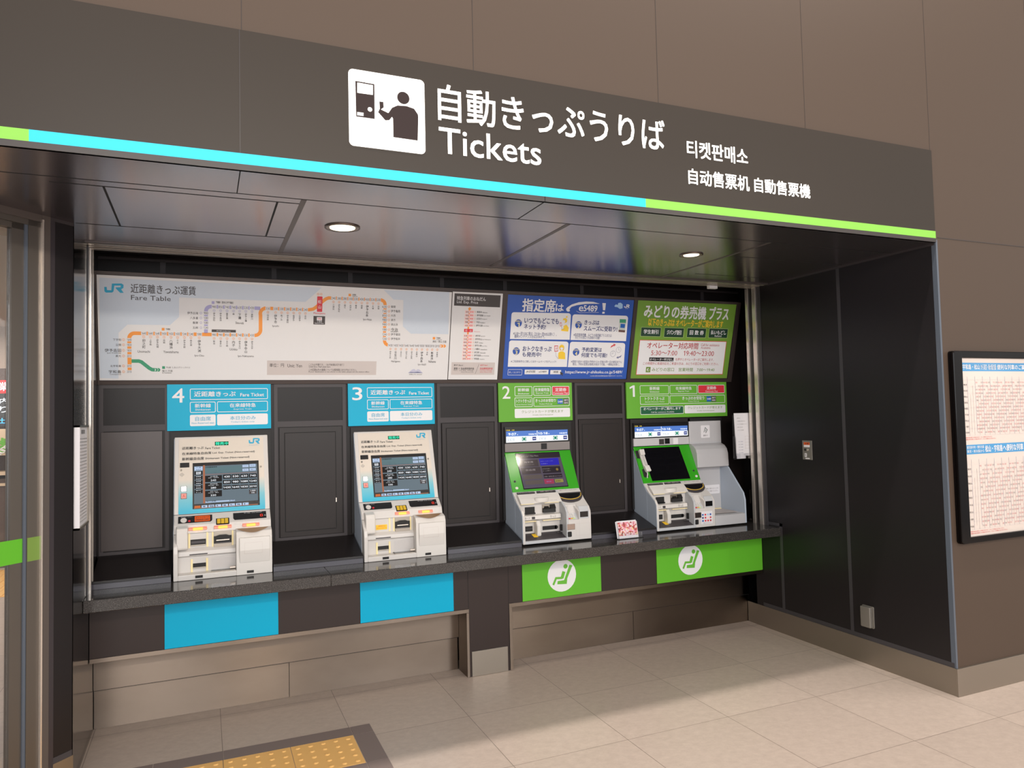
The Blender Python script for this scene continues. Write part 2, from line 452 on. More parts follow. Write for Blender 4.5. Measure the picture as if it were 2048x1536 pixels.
def rrect(u0, v0, u1, v1, rad, n=5):
    out = []
    for cx, cy, a0 in ((u1 - rad, v1 - rad, 0), (u0 + rad, v1 - rad, 90), (u0 + rad, v0 + rad, 180), (u1 - rad, v0 + rad, 270)):
        for i in range(n + 1):
            a = math.radians(a0 + 90 * i / n); out.append((cx + rad * math.cos(a), cy + rad * math.sin(a)))
    return out
def plane_x(X0, a, b):
    """(u, v, d) frame on the plane that holds the x axis and the (y, z) points a, b"""
    V = Vector((0, b[0] - a[0], b[1] - a[1])).normalized(); U = Vector((1, 0, 0)); N = U.cross(V)
    M = Matrix.Identity(4)
    for i in range(3): M[i][0], M[i][1], M[i][2] = U[i], V[i], N[i]
    M.translation = (X0, a[0], a[1])
    return M
def frame(O, U, V):
    U, V = Vector(U).normalized(), Vector(V).normalized(); N = U.cross(V)
    M = Matrix.Identity(4)
    for i in range(3): M[i][0], M[i][1], M[i][2] = U[i], V[i], N[i]
    M.translation = O
    return M
def tag(o, label, cat, group=None):
    o['label'] = label; o['category'] = cat
    if group: o['group'] = group
    return o
def thing(name, label, cat, loc, group=None):
    o = bpy.data.objects.new(name, None); o.empty_display_size = 0.1
    COL.objects.link(o); o.location = loc; o['_o'] = loc
    return tag(o, label, cat, group)
def struct(o):
    o['kind'] = 'structure'
    return o
def lab(o, t):
    o['label'] = t
    return o

# ================================================================== DATA (metres on each panel)
FARE = [
('P','seapale',1,((0.0198,0.5567),(0.0093,0.0202),(0.0973,0.0165),(0.1029,0.2671),(0.1466,0.3122),(0.3532,0.3149),(0.3991,0.3612),(0.4001,0.4682),(0.8541,0.4687),(1.0714,0.4705),(1.1622,0.5573))),
('P','seapale',1,((1.5308,0.5606),(1.5932,0.5053),(1.654,0.505),(1.6583,0.3419),(1.7103,0.2987),(1.9553,0.3007),(1.9476,0.5664))),
('P','jr',2,((0.0412,0.5088),(0.0528,0.5093),(0.0541,0.4928),(0.074,0.4927),(0.0774,0.5281),(0.1227,0.5308),(0.1321,0.5239),(0.1309,0.5076),(0.1202,0.4998),(0.1317,0.4816),(0.115,0.4809),(0.0951,0.5035),(0.0952,0.5089),(0.117,0.5104),(0.1189,0.5193),(0.0885,0.5179),(0.0843,0.4873),(0.0772,0.4807),(0.0486,0.4789),(0.0419,0.4854))),
('T','ink',4,0.1655,0.4831,0.4844,0.5319,'近距離きっぷ運賃',0.012),
('T','ink',4,0.1661,0.446,0.3587,0.4715,'Fare Table',0),
('L','purple',2,0.0195,((0.5352,0.2745),(0.5357,0.3976),(0.5365,0.4044),(0.5389,0.4107),(0.5427,0.4162),(0.5477,0.4204),(0.5534,0.4232),(0.5596,0.4243),(0.8218,0.424))),
('L','orange',2,0.0195,((0.1515,0.0472),(0.1531,0.238),(0.1541,0.2452),(0.1567,0.2519),(0.1607,0.2578),(0.1658,0.2623),(0.1718,0.2652),(0.1782,0.2663),(0.7903,0.2686),(0.7953,0.2681),(0.8029,0.2694),(0.8099,0.2726),(0.8159,0.2777),(0.8205,0.2842),(0.8234,0.2918),(0.8243,0.2999),(0.8236,0.3853),(0.822,0.3932),(0.8229,0.4012),(0.8258,0.4088),(0.8304,0.4153),(0.8364,0.4204),(0.8434,0.4237),(0.851,0.4251),(0.9257,0.4256))),
('L','green2',1,0.0195,((0.1605,0.1138),(0.1965,0.114),(0.2099,0.109),(0.248,0.0747),(0.2616,0.0665),(0.2753,0.0655))),
('P','green2',2,((0.2755,0.0748),(0.2856,0.0749),(0.291,0.0656),(0.2853,0.0562),(0.2752,0.0562),(0.2809,0.0655))),
('P','green2',2,((0.2874,0.0749),(0.2976,0.0749),(0.303,0.0656),(0.2973,0.0562),(0.2872,0.0562),(0.2928,0.0656))),
('L','orange',1,0.0195,((0.8405,0.4253),(1.0934,0.4258),(1.1145,0.4298),(1.1302,0.4402),(1.172,0.48),(1.1877,0.4926),(1.2037,0.4993),(1.5132,0.5004),(1.5133,0.4993),(1.5203,0.4986),(1.527,0.4962),(1.5329,0.4921),(1.5374,0.4867),(1.5404,0.4803),(1.5416,0.4734),(1.5456,0.253),(1.5469,0.2513),(1.5481,0.2442),(1.5511,0.2376),(1.5557,0.232),(1.5617,0.2277),(1.5685,0.225),(1.5757,0.2242),(1.9071,0.2243))),
('P','orange',2,((1.9073,0.2332),(1.9196,0.2334),(1.9275,0.2241),(1.9206,0.2144),(1.9083,0.2142),(1.9152,0.2239))),
('P','orange',2,((1.9239,0.2335),(1.9362,0.2337),(1.9441,0.2243),(1.9372,0.2147),(1.9249,0.2145),(1.9318,0.2241))),
('R','white',3,0.2107,0.2579,0.2372,0.2768),
('T','ink2',5,0.2127,0.2605,0.2352,0.2737,'1640',0),
('RI','orange',3,0.2236,0.247,0.0068,0.0013),
('T','orange',4,0.2217,0.2434,0.2255,0.2506,'2',0),
('TV','ink',4,0.2234,0.2359,0.0172,'卯之町',0.012),
('T','ink',4,0.1924,0.1605,0.2523,0.1736,'Unomachi',0),
('R','white',3,0.2437,0.258,0.2703,0.2769),
('T','ink2',5,0.2457,0.2606,0.2683,0.2738,'1640',0),
('RI','orange',3,0.2566,0.2471,0.0068,0.0013),
('T','orange',4,0.2548,0.2435,0.2585,0.2507,'2',0),
('TV','ink',4,0.2565,0.2359,0.0117,'上宇和',0),
('R','white',3,0.2773,0.2581,0.304,0.2771),
('T','ink2',5,0.2793,0.2607,0.302,0.274,'1640',0),
('RI','orange',3,0.2903,0.2472,0.0068,0.0013),
('T','orange',4,0.2885,0.2436,0.2922,0.2508,'2',0),
('TV','ink',4,0.2902,0.2359,0.0117,'伊予石城',0),
('R','white',3,0.3102,0.2582,0.3371,0.2773),
('T','ink2',5,0.3122,0.2608,0.335,0.2742,'1430',0),
('RI','orange',3,0.3234,0.2473,0.0068,0.0013),
('T','orange',4,0.3215,0.2436,0.3252,0.2509,'2',0),
('TV','ink',4,0.3232,0.236,0.0117,'双岩',0),
('R','white',3,0.3442,0.2584,0.3713,0.2775),
('T','ink2',5,0.3463,0.261,0.3692,0.2743,'1430',0),
('RI','orange',3,0.3575,0.2473,0.0068,0.0013),
('T','orange',4,0.3556,0.2437,0.3594,0.251,'2',0),
('TV','ink',4,0.3574,0.236,0.0172,'八幡浜',0.012),
('T','ink',4,0.3185,0.16,0.3949,0.1734,'Yawatahama',0),
('R','white',3,0.3771,0.2585,0.4043,0.2776),
('T','ink2',5,0.3792,0.2611,0.4022,0.2745,'1430',0),
('RI','orange',3,0.3905,0.2474,0.0068,0.0013),
('T','orange',4,0.3886,0.2437,0.3924,0.251,'2',0),
('TV','ink',4,0.3904,0.236,0.0117,'千丈',0),
('R','white',3,0.4116,0.2586,0.439,0.2778),
('T','ink2',5,0.4137,0.2612,0.4369,0.2746,'1240',0),
('RI','orange',3,0.4251,0.2475,0.0068,0.0013),
('T','orange',4,0.4232,0.2438,0.427,0.2511,'2',0),
('TV','ink',4,0.425,0.2361,0.0117,'伊予平野',0),
('R','white',3,0.4445,0.2587,0.4719,0.278),
('T','ink2',5,0.4465,0.2613,0.4699,0.2748,'1240',0),
('RI','orange',3,0.458,0.2475,0.0068,0.0013),
('T','orange',4,0.4561,0.2439,0.46,0.2512,'2',0),
('TV','ink',4,0.458,0.2361,0.0117,'西大洲',0),
('R','white',3,0.487,0.2588,0.5147,0.2782),
('T','ink2',5,0.4891,0.2615,0.5126,0.275,'1080',0),
('RI','orange',3,0.5007,0.2476,0.0068,0.0013),
('T','orange',4,0.4988,0.2439,0.5026,0.2513,'2',0),
('TV','ink',4,0.5006,0.2361,0.0172,'伊予大洲',0.012),
('T','ink',4,0.4763,0.1399,0.5242,0.1531,'Iyo-Ozu',0),
('R','white',3,0.5649,0.2579,0.5901,0.2773),
('T','ink2',5,0.5668,0.2605,0.5882,0.2741,'980',0),
('RI','orange',3,0.5774,0.2466,0.0068,0.0013),
('T','orange',4,0.5755,0.2429,0.5794,0.2503,'2',0),
('TV','ink',4,0.5774,0.235,0.0117,'新谷',0),
('R','white',3,0.5988,0.258,0.624,0.2775),
('T','ink2',5,0.6007,0.2606,0.6221,0.2743,'980',0),
('RI','orange',3,0.6114,0.2466,0.0068,0.0013),
('T','orange',4,0.6094,0.2429,0.6133,0.2504,'2',0),
('TV','ink',4,0.6114,0.235,0.0117,'喜多山',0),
('R','white',3,0.6323,0.258,0.6577,0.2776),
('T','ink2',5,0.6342,0.2607,0.6558,0.2744,'850',0),
('RI','orange',3,0.645,0.2467,0.0068,0.0013),
('T','orange',4,0.6431,0.2429,0.647,0.2504,'2',0),
('TV','ink',4,0.6451,0.235,0.0117,'五十崎',0),
('R','white',3,0.6666,0.2581,0.6922,0.2778),
('T','ink2',5,0.6685,0.2608,0.6902,0.2746,'850',0),
('RI','orange',3,0.6794,0.2467,0.0068,0.0013),
('T','orange',4,0.6775,0.243,0.6814,0.2505,'2',0),
('TV','ink',4,0.6794,0.235,0.0172,'内子',0.012),
('T','ink',4,0.6589,0.1791,0.7003,0.1925,'Uchiko',0),
('R','white',3,0.6991,0.2582,0.7248,0.2779),
('T','ink2',5,0.701,0.2609,0.7229,0.2747,'740',0),
('RI','orange',3,0.712,0.2468,0.0068,0.0013),
('T','orange',4,0.7101,0.243,0.714,0.2506,'2',0),
('TV','ink',4,0.7121,0.2351,0.0117,'伊予立川',0),
('R','white',3,0.7323,0.2583,0.7582,0.2781),
('T','ink2',5,0.7343,0.261,0.7562,0.2748,'530',0),
('RI','orange',3,0.7453,0.2468,0.0068,0.0013),
('T','orange',4,0.7434,0.2431,0.7473,0.2506,'2',0),
('TV','ink',4,0.7454,0.2351,0.0172,'伊予中山',0.012),
('T','ink',4,0.703,0.139,0.7891,0.1528,'Iyo-Nakayama',0),
('R','white',3,0.7658,0.2584,0.7917,0.2782),
('T','ink2',5,0.7677,0.2611,0.7898,0.275,'430',0),
('RI','orange',3,0.7789,0.2469,0.0068,0.0013),
('T','orange',4,0.7769,0.2431,0.7809,0.2507,'2',0),
('TV','ink',4,0.7789,0.2351,0.0117,'伊予大平',0),
('R','white',3,0.5653,0.4142,0.5903,0.4338),
('T','ink2',5,0.5672,0.4169,0.5884,0.4306,'980',0),
('RI','purple',3,0.5778,0.4032,0.0068,0.0013),
('T','purple',4,0.5758,0.3995,0.5797,0.4069,'2',0),
('TV','ink',4,0.5777,0.3918,0.0117,'伊予出石',0),
('R','white',3,0.5989,0.4144,0.6241,0.434),
('T','ink2',5,0.6008,0.417,0.6222,0.4308,'850',0),
('RI','purple',3,0.6115,0.4034,0.0068,0.0013),
('T','purple',4,0.6095,0.3996,0.6134,0.4071,'2',0),
('TV','ink',4,0.6115,0.3919,0.0117,'伊予長浜',0),
('R','white',3,0.6323,0.4145,0.6575,0.4342),
('T','ink2',5,0.6342,0.4172,0.6556,0.431,'740',0),
('RI','purple',3,0.6449,0.4035,0.0068,0.0013),
('T','purple',4,0.643,0.3997,0.6469,0.4072,'2',0),
('TV','ink',4,0.6449,0.392,0.0117,'喜多灘',0),
('R','white',3,0.6663,0.4147,0.6917,0.4344),
('T','ink2',5,0.6682,0.4173,0.6898,0.4312,'740',0),
('RI','purple',3,0.6791,0.4036,0.0068,0.0013),
('T','purple',4,0.6771,0.3999,0.681,0.4073,'2',0),
('TV','ink',4,0.6791,0.3921,0.0117,'串',0),
('R','white',3,0.6986,0.4148,0.7241,0.4346),
('T','ink2',5,0.7005,0.4175,0.7222,0.4314,'630',0),
('RI','purple',3,0.7115,0.4037,0.0068,0.0013),
('T','purple',4,0.7095,0.3999,0.7134,0.4074,'2',0),
('TV','ink',4,0.7115,0.3921,0.0172,'下灘',0.012),
('T','ink',4,0.69,0.3304,0.7334,0.3443,'Shimo-nada',0),
('R','white',3,0.7316,0.4149,0.7573,0.4348),
('T','ink2',5,0.7336,0.4176,0.7554,0.4316,'530',0),
('RI','purple',3,0.7446,0.4038,0.0068,0.0013),
('T','purple',4,0.7426,0.4,0.7465,0.4076,'2',0),
('TV','ink',4,0.7446,0.3922,0.0117,'伊予上灘',0),
('R','white',3,0.7648,0.4151,0.7906,0.435),
('T','ink2',5,0.7668,0.4178,0.7887,0.4318,'430',0),
('RI','purple',3,0.7779,0.4039,0.0068,0.0013),
('T','purple',4,0.7759,0.4001,0.7798,0.4077,'2',0),
('TV','ink',4,0.7779,0.3923,0.0117,'高野川',0),
('R','white',3,0.8502,0.4145,0.8763,0.4346),
('T','ink2',5,0.8521,0.4172,0.8744,0.4314,'330',0),
('RI','orange',3,0.8635,0.4033,0.0068,0.0013),
('T','orange',4,0.8615,0.3995,0.8654,0.4071,'2',0),
('TV','ink',4,0.8636,0.3915,0.0117,'向井原',0),
('R','white',3,0.8923,0.4146,0.9186,0.4348),
('T','ink2',5,0.8942,0.4173,0.9166,0.4315,'330',0),
('RI','orange',3,0.9057,0.4033,0.0068,0.0013),
('T','orange',4,0.9037,0.3995,0.9077,0.4071,'2',0),
('TV','ink',4,0.9058,0.3915,0.0172,'伊予市',0.012),
('T','ink',4,0.8888,0.3167,0.9245,0.3306,'Iyoshi',0),
('R','white',3,0.925,0.4146,0.9514,0.4349),
('T','ink2',5,0.9269,0.4174,0.9494,0.4316,'330',0),
('RI','orange',3,0.9385,0.4033,0.0068,0.0013),
('T','orange',4,0.9365,0.3995,0.9405,0.4071,'2',0),
('TV','ink',4,0.9386,0.3915,0.0117,'鳥ノ木',0),
('R','white',3,0.9589,0.4147,0.9855,0.435),
('T','ink2',5,0.9609,0.4174,0.9835,0.4317,'280',0),
('RI','orange',3,0.9725,0.4033,0.0068,0.0013),
('T','orange',4,0.9705,0.3995,0.9745,0.4071,'2',0),
('TV','ink',4,0.9727,0.3914,0.0117,'伊予横田',0),
('R','white',3,0.9925,0.4147,1.0192,0.4351),
('T','ink2',5,0.9945,0.4175,1.0173,0.4318,'280',0),
('RI','orange',3,1.0062,0.4033,0.0068,0.0013),
('T','orange',4,1.0042,0.3995,1.0082,0.4072,'2',0),
('TV','ink',4,1.0064,0.3914,0.0117,'南伊予',0),
('R','white',3,1.0264,0.4148,1.0532,0.4352),
('T','ink2',5,1.0283,0.4175,1.0512,0.4319,'240',0),
('RI','orange',3,1.0401,0.4033,0.0068,0.0013),
('T','orange',4,1.0381,0.3995,1.0422,0.4072,'2',0),
('TV','ink',4,1.0404,0.3914,0.0117,'北伊予',0),
('R','white',3,1.0588,0.4148,1.0858,0.4353),
('T','ink2',5,1.0608,0.4176,1.0838,0.432,'240',0),
('RI','orange',3,1.0727,0.4033,0.0068,0.0013),
('T','orange',4,1.0707,0.3995,1.0747,0.4072,'2',0),
('TV','ink',4,1.0729,0.3914,0.0117,'市坪',0),
('R','white',3,1.2179,0.4884,1.2455,0.5092),
('T','ink2',5,1.22,0.4912,1.2435,0.5059,'240',0),
('RI','orange',3,1.2323,0.4769,0.0068,0.0013),
('T','orange',4,1.2302,0.473,1.2343,0.4808,'2',0),
('TV','ink',4,1.2326,0.4648,0.0117,'三津浜',0),
('R','white',3,1.2509,0.4885,1.2786,0.5094),
('T','ink2',5,1.253,0.4913,1.2766,0.506,'280',0),
('RI','orange',3,1.2654,0.477,0.0068,0.0013),
('T','orange',4,1.2633,0.473,1.2674,0.4809,'2',0),
('TV','ink',4,1.2657,0.4649,0.0117,'伊予和気',0),
('R','white',3,1.2847,0.4886,1.3125,0.5096),
('T','ink2',5,1.2867,0.4914,1.3105,0.5062,'280',0),
('RI','orange',3,1.2992,0.477,0.0068,0.0013),
('T','orange',4,1.2971,0.4731,1.3013,0.481,'2',0),
('TV','ink',4,1.2996,0.4649,0.0117,'堀江',0),
('R','white',3,1.3175,0.4887,1.3455,0.5097),
('T','ink2',5,1.3196,0.4915,1.3434,0.5063,'330',0),
('RI','orange',3,1.3322,0.4771,0.0068,0.0013),
('T','orange',4,1.3301,0.4731,1.3342,0.4811,'2',0),
('TV','ink',4,1.3325,0.4649,0.0117,'光洋台',0),
('R','white',3,1.3506,0.4888,1.3787,0.5099),
('T','ink2',5,1.3526,0.4916,1.3766,0.5065,'330',0),
('RI','orange',3,1.3653,0.4772,0.0068,0.0013),
('T','orange',4,1.3632,0.4732,1.3674,0.4811,'2',0),
('TV','ink',4,1.3657,0.4649,0.0117,'粟井',0),
('R','white',3,1.3849,0.4889,1.4132,0.5101),
('T','ink2',5,1.387,0.4917,1.4111,0.5066,'430',0),
('RI','orange',3,1.3998,0.4772,0.0068,0.0013),
('T','orange',4,1.3977,0.4732,1.4019,0.4812,'2',0),
('TV','ink',4,1.4002,0.465,0.0117,'柳原',0),
('R','white',3,1.4183,0.489,1.4468,0.5102),
('T','ink2',5,1.4204,0.4919,1.4447,0.5068,'430',0),
('RI','orange',3,1.4333,0.4773,0.0068,0.0013),
('T','orange',4,1.4312,0.4733,1.4354,0.4813,'2',0),
('TV','ink',4,1.4337,0.465,0.0172,'伊予北条',0.012),
('T','ink',4,1.4112,0.3697,1.4625,0.3848,'Iyo-Hojo',0),
('R','white',3,1.452,0.4891,1.4805,0.5104),
('T','ink2',5,1.4541,0.492,1.4785,0.5069,'530',0),
('RI','orange',3,1.4671,0.4774,0.0068,0.0013),
('T','orange',4,1.4649,0.4734,1.4692,0.4814,'2',0),
('TV','ink',4,1.4675,0.465,0.0117,'大浦',0),
('R','white',3,1.4858,0.4892,1.5145,0.5106),
('T','ink2',5,1.4879,0.4921,1.5124,0.5071,'530',0),
('RI','orange',3,1.501,0.4774,0.0068,0.0013),
('T','orange',4,1.4989,0.4734,1.5031,0.4814,'2',0),
('TV','ink',4,1.5015,0.4651,0.0117,'浅海',0),
('R','white',3,1.568,0.2131,1.6009,0.2345),
('T','ink2',5,1.5704,0.216,1.5985,0.2309,'1430',0),
('RI','orange',3,1.5854,0.2006,0.0068,0.0013),
('T','orange',4,1.5832,0.1966,1.5875,0.2047,'2',0),
('TV','ink',4,1.5859,0.1879,0.0117,'伊予三芳',0),
('R','white',3,1.6012,0.2131,1.6342,0.2345),
('T','ink2',5,1.6036,0.216,1.6318,0.231,'1430',0),
('RI','orange',3,1.6186,0.2006,0.0068,0.0013),
('T','orange',4,1.6165,0.1965,1.6208,0.2047,'2',0),
('TV','ink',4,1.6192,0.1878,0.0172,'壬生川',0.012),
('T','ink',4,1.5941,0.1153,1.6498,0.1298,'Nyūgawa',0),
('R','white',3,1.6351,0.2131,1.6683,0.2346),
('T','ink2',5,1.6375,0.216,1.6659,0.231,'1430',0),
('RI','orange',3,1.6527,0.2006,0.0068,0.0013),
('T','orange',4,1.6505,0.1965,1.6549,0.2047,'2',0),
('TV','ink',4,1.6532,0.1877,0.0117,'玉之江',0),
('R','white',3,1.6692,0.2131,1.7026,0.2346),
('T','ink2',5,1.6717,0.216,1.7002,0.2311,'1640',0),
('RI','orange',3,1.6869,0.2005,0.0068,0.0013),
('T','orange',4,1.6847,0.1964,1.6891,0.2046,'2',0),
('TV','ink',4,1.6875,0.1877,0.0117,'伊予小松',0),
('R','white',3,1.703,0.2131,1.7365,0.2347),
('T','ink2',5,1.7054,0.216,1.734,0.2311,'1640',0),
('RI','orange',3,1.7208,0.2005,0.0068,0.0013),
('T','orange',4,1.7186,0.1963,1.723,0.2046,'2',0),
('TV','ink',4,1.7214,0.1876,0.0117,'伊予氷見',0),
('R','white',3,1.7357,0.2131,1.7694,0.2347),
('T','ink2',5,1.7382,0.216,1.7669,0.2312,'1640',0),
('RI','orange',3,1.7536,0.2004,0.0068,0.0013),
('T','orange',4,1.7514,0.1963,1.7558,0.2046,'2',0),
('TV','ink',4,1.7543,0.1875,0.0117,'石鎚山',0),
('R','white',3,1.7686,0.2131,1.8025,0.2348),
('T','ink2',5,1.7711,0.216,1.8,0.2312,'1830',0),
('RI','orange',3,1.7867,0.2004,0.0068,0.0013),
('T','orange',4,1.7845,0.1962,1.7889,0.2045,'2',0),
('TV','ink',4,1.7873,0.1874,0.0172,'伊予西条',0.012),
('T','ink',4,1.7652,0.0964,1.8177,0.111,'Iyo-Saijō',0),
('R','white',3,1.8029,0.2131,1.837,0.2348),
('T','ink2',5,1.8054,0.216,1.8345,0.2313,'1830',0),
('RI','orange',3,1.8211,0.2003,0.0068,0.0013),
('T','orange',4,1.8189,0.1962,1.8233,0.2045,'2',0),
('TV','ink',4,1.8218,0.1873,0.0117,'中萩',0),
('R','white',3,1.835,0.2131,1.8692,0.2349),
('T','ink2',5,1.8375,0.216,1.8668,0.2313,'2010',0),
('RI','orange',3,1.8533,0.2003,0.0068,0.0013),
('T','orange',4,1.8511,0.1961,1.8556,0.2045,'2',0),
('TV','ink',4,1.854,0.1873,0.0172,'新居浜',0.012),
('T','ink',4,1.8333,0.1164,1.8814,0.1311,'Niihama',0),
('R','white',3,1.8685,0.213,1.9029,0.2349),
('T','ink2',5,1.871,0.216,1.9004,0.2313,'2010',0),
('RI','orange',3,1.887,0.2003,0.0068,0.0013),
('T','orange',4,1.8847,0.1961,1.8892,0.2044,'2',0),
('TV','ink',4,1.8876,0.1872,0.0117,'多喜浜',0),
('R','white',3,0.1399,0.2216,0.1661,0.2393),
('T','ink2',5,0.1419,0.2242,0.1641,0.2367,'1640',0),
('RI','orange',3,0.1259,0.2299,0.0068,0.0013),
('T','orange',4,0.124,0.2263,0.1277,0.2335,'2',0),
('T','ink',4,0.0755,0.2229,0.1141,0.2357,'下宇和',0),
('R','white',3,0.1393,0.1938,0.1655,0.2114),
('T','ink2',5,0.1413,0.1964,0.1635,0.2089,'1830',0),
('RI','orange',3,0.1253,0.2022,0.0068,0.0013),
('T','orange',4,0.1234,0.1986,0.1271,0.2057,'2',0),
('T','ink',4,0.0876,0.1955,0.1135,0.208,'立間',0),
('R','white',3,0.1387,0.1634,0.1649,0.181),
('T','ink2',5,0.1407,0.166,0.1629,0.1784,'1830',0),
('RI','orange',3,0.1247,0.1718,0.0068,0.0013),
('T','orange',4,0.1228,0.1683,0.1265,0.1754,'2',0),
('T','ink',4,0.0351,0.1621,0.1129,0.1803,'伊予吉田',0.012),
('T','ink',4,0.0462,0.1517,0.1124,0.1605,'Iyo-Yoshida',0),
('R','white',3,0.1381,0.1329,0.1643,0.1505),
('T','ink2',5,0.1401,0.1355,0.1623,0.1479,'2010',0),
('RI','orange',3,0.124,0.1414,0.0068,0.0013),
('T','orange',4,0.1222,0.1378,0.1259,0.145,'2',0),
('T','ink',4,0.0862,0.1349,0.1122,0.1474,'高光',0),
('R','white',3,0.1369,0.0779,0.1633,0.0954),
('T','ink2',5,0.1389,0.0804,0.1613,0.0928,'2010',0),
('RI','orange',3,0.1228,0.0865,0.0068,0.0013),
('T','orange',4,0.121,0.0829,0.1247,0.0901,'2',0),
('T','ink',4,0.0594,0.0801,0.111,0.0925,'北宇和島',0),
('R','white',3,0.1363,0.0461,0.1626,0.0636),
('T','ink2',5,0.1383,0.0487,0.1606,0.0611,'2010',0),
('RI','orange',3,0.1222,0.0548,0.0068,0.0013),
('T','orange',4,0.1203,0.0512,0.124,0.0584,'2',0),
('T','ink',4,0.0516,0.046,0.1103,0.0635,'宇和島',0.012),
('T','ink',4,0.0575,0.0354,0.1099,0.0436,'Uwajima',0),
('R','white',3,0.5218,0.378,0.5495,0.3966),
('T','ink2',5,0.5239,0.3807,0.5474,0.3939,'980',0),
('RI','purple',3,0.5095,0.3864,0.0068,0.0013),
('T','purple',4,0.5076,0.3827,0.5114,0.3901,'2',0),
('T','ink',4,0.4407,0.3779,0.4953,0.3921,'伊予白滝',0),
('R','white',3,0.5217,0.3506,0.5494,0.3691),
('T','ink2',5,0.5238,0.3533,0.5473,0.3664,'1080',0),
('RI','purple',3,0.5094,0.359,0.0068,0.0013),
('T','purple',4,0.5074,0.3553,0.5113,0.3627,'2',0),
('T','ink',4,0.4541,0.3511,0.4952,0.3648,'八多喜',0),
('R','white',3,0.5216,0.3241,0.5493,0.3426),
('T','ink2',5,0.5236,0.3268,0.5472,0.3399,'1080',0),
('RI','purple',3,0.5092,0.3326,0.0068,0.0013),
('T','purple',4,0.5073,0.3289,0.5112,0.3363,'2',0),
('T','ink',4,0.4675,0.3252,0.495,0.3384,'春賀',0),
('R','white',3,0.5214,0.2966,0.5492,0.315),
('T','ink2',5,0.5235,0.2992,0.5471,0.3123,'1240',0),
('RI','purple',3,0.5091,0.3051,0.0068,0.0013),
('T','purple',4,0.5072,0.3014,0.511,0.3088,'2',0),
('T','ink',4,0.4674,0.2978,0.4949,0.311,'五郎',0),
('R','white',3,1.5226,0.4495,1.5549,0.4699),
('T','ink2',5,1.5249,0.4524,1.5525,0.467,'630',0),
('RI','orange',3,1.5662,0.4607,0.0068,0.0013),
('T','orange',4,1.5641,0.4567,1.5683,0.4647,'2',0),
('T','ink',4,1.578,0.4543,1.6061,0.469,'菊間',0),
('R','white',3,1.5236,0.4224,1.556,0.4428),
('T','ink2',5,1.526,0.4253,1.5536,0.4399,'740',0),
('RI','orange',3,1.5673,0.4335,0.0068,0.0013),
('T','orange',4,1.5652,0.4295,1.5694,0.4376,'2',0),
('T','ink',4,1.5791,0.4271,1.6362,0.4428,'伊予亀岡',0),
('R','white',3,1.5246,0.3958,1.5571,0.4161),
('T','ink2',5,1.527,0.3987,1.5547,0.4132,'850',0),
('RI','orange',3,1.5684,0.4069,0.0068,0.0013),
('T','orange',4,1.5662,0.4028,1.5705,0.4109,'2',0),
('T','ink',4,1.5802,0.4004,1.6084,0.415,'大西',0),
('R','white',3,1.5256,0.3691,1.5581,0.3895),
('T','ink2',5,1.528,0.3721,1.5557,0.3865,'980',0),
('RI','orange',3,1.5694,0.3801,0.0068,0.0013),
('T','orange',4,1.5673,0.3761,1.5716,0.3842,'2',0),
('T','ink',4,1.5812,0.3736,1.6095,0.3882,'波方',0),
('R','white',3,1.5267,0.3413,1.5592,0.3616),
('T','ink2',5,1.5291,0.3442,1.5568,0.3587,'980',0),
('RI','orange',3,1.5706,0.3522,0.0068,0.0013),
('T','orange',4,1.5684,0.3481,1.5727,0.3562,'2',0),
('T','ink',4,1.5824,0.3456,1.6252,0.3606,'波止浜',0),
('R','white',3,1.5279,0.3099,1.5605,0.3302),
('T','ink2',5,1.5303,0.3129,1.5581,0.3273,'1080',0),
('RI','orange',3,1.5718,0.3207,0.0068,0.0013),
('T','orange',4,1.5697,0.3167,1.574,0.3248,'2',0),
('T','ink',4,1.5838,0.3113,1.6269,0.3319,'今治',0.012),
('T','ink',4,1.584,0.305,1.629,0.3141,'Imabari',0),
('R','white',3,1.529,0.2802,1.5617,0.3004),
('T','ink2',5,1.5314,0.2832,1.5593,0.2975,'1240',0),
('RI','orange',3,1.573,0.2909,0.0068,0.0013),
('T','orange',4,1.5709,0.2869,1.5752,0.295,'2',0),
('T','ink',4,1.5849,0.2843,1.6424,0.2994,'伊予富田',0),
('R','white',3,1.5301,0.2527,1.5627,0.2729),
('T','ink2',5,1.5325,0.2557,1.5604,0.27,'1240',0),
('RI','orange',3,1.5741,0.2634,0.0068,0.0013),
('T','orange',4,1.572,0.2593,1.5763,0.2674,'2',0),
('T','ink',4,1.586,0.2567,1.6436,0.2717,'伊予桜井',0),
('R','purple',1,0.5654,0.4395,0.5798,0.4546),
('T','ink',4,0.586,0.4434,0.6789,0.4564,'予讃線（愛ある伊予灘線）',0),
('R','orange',1,0.3119,0.2842,0.3259,0.2988),
('T','ink',4,0.3317,0.2877,0.3539,0.2975,'予讃線',0),
('R','green2',1,0.3114,0.0713,0.3255,0.086),
('T','ink',4,0.3313,0.0745,0.4516,0.0845,'予土線（しまんとグリーンライン）',0),
('T','ink',4,0.3112,0.0542,0.3634,0.0658,'窪川 方面',0),
('T','ink',4,0.311,0.0458,0.3576,0.0522,'for Kubokawa',0),
('R','ink',2,0.565,0.282,0.6916,0.2966),
('T','white',4,0.5906,0.2857,0.6636,0.2927,'内子線 Uchiko Line',0),
('R','orange',1,1.3195,0.514,1.3344,0.529),
('T','ink',4,1.3402,0.5199,1.3642,0.5292,'予讃線',0),
('T','ink',4,1.3404,0.5127,1.3734,0.5191,'Yosan Line',0),
('R','orange',1,1.8536,0.2648,1.8699,0.2805),
('T','ink',4,1.8765,0.2706,1.9029,0.28,'予讃線',0),
('T','ink',4,1.8769,0.2629,1.9133,0.2689,'Yosan Line',0),
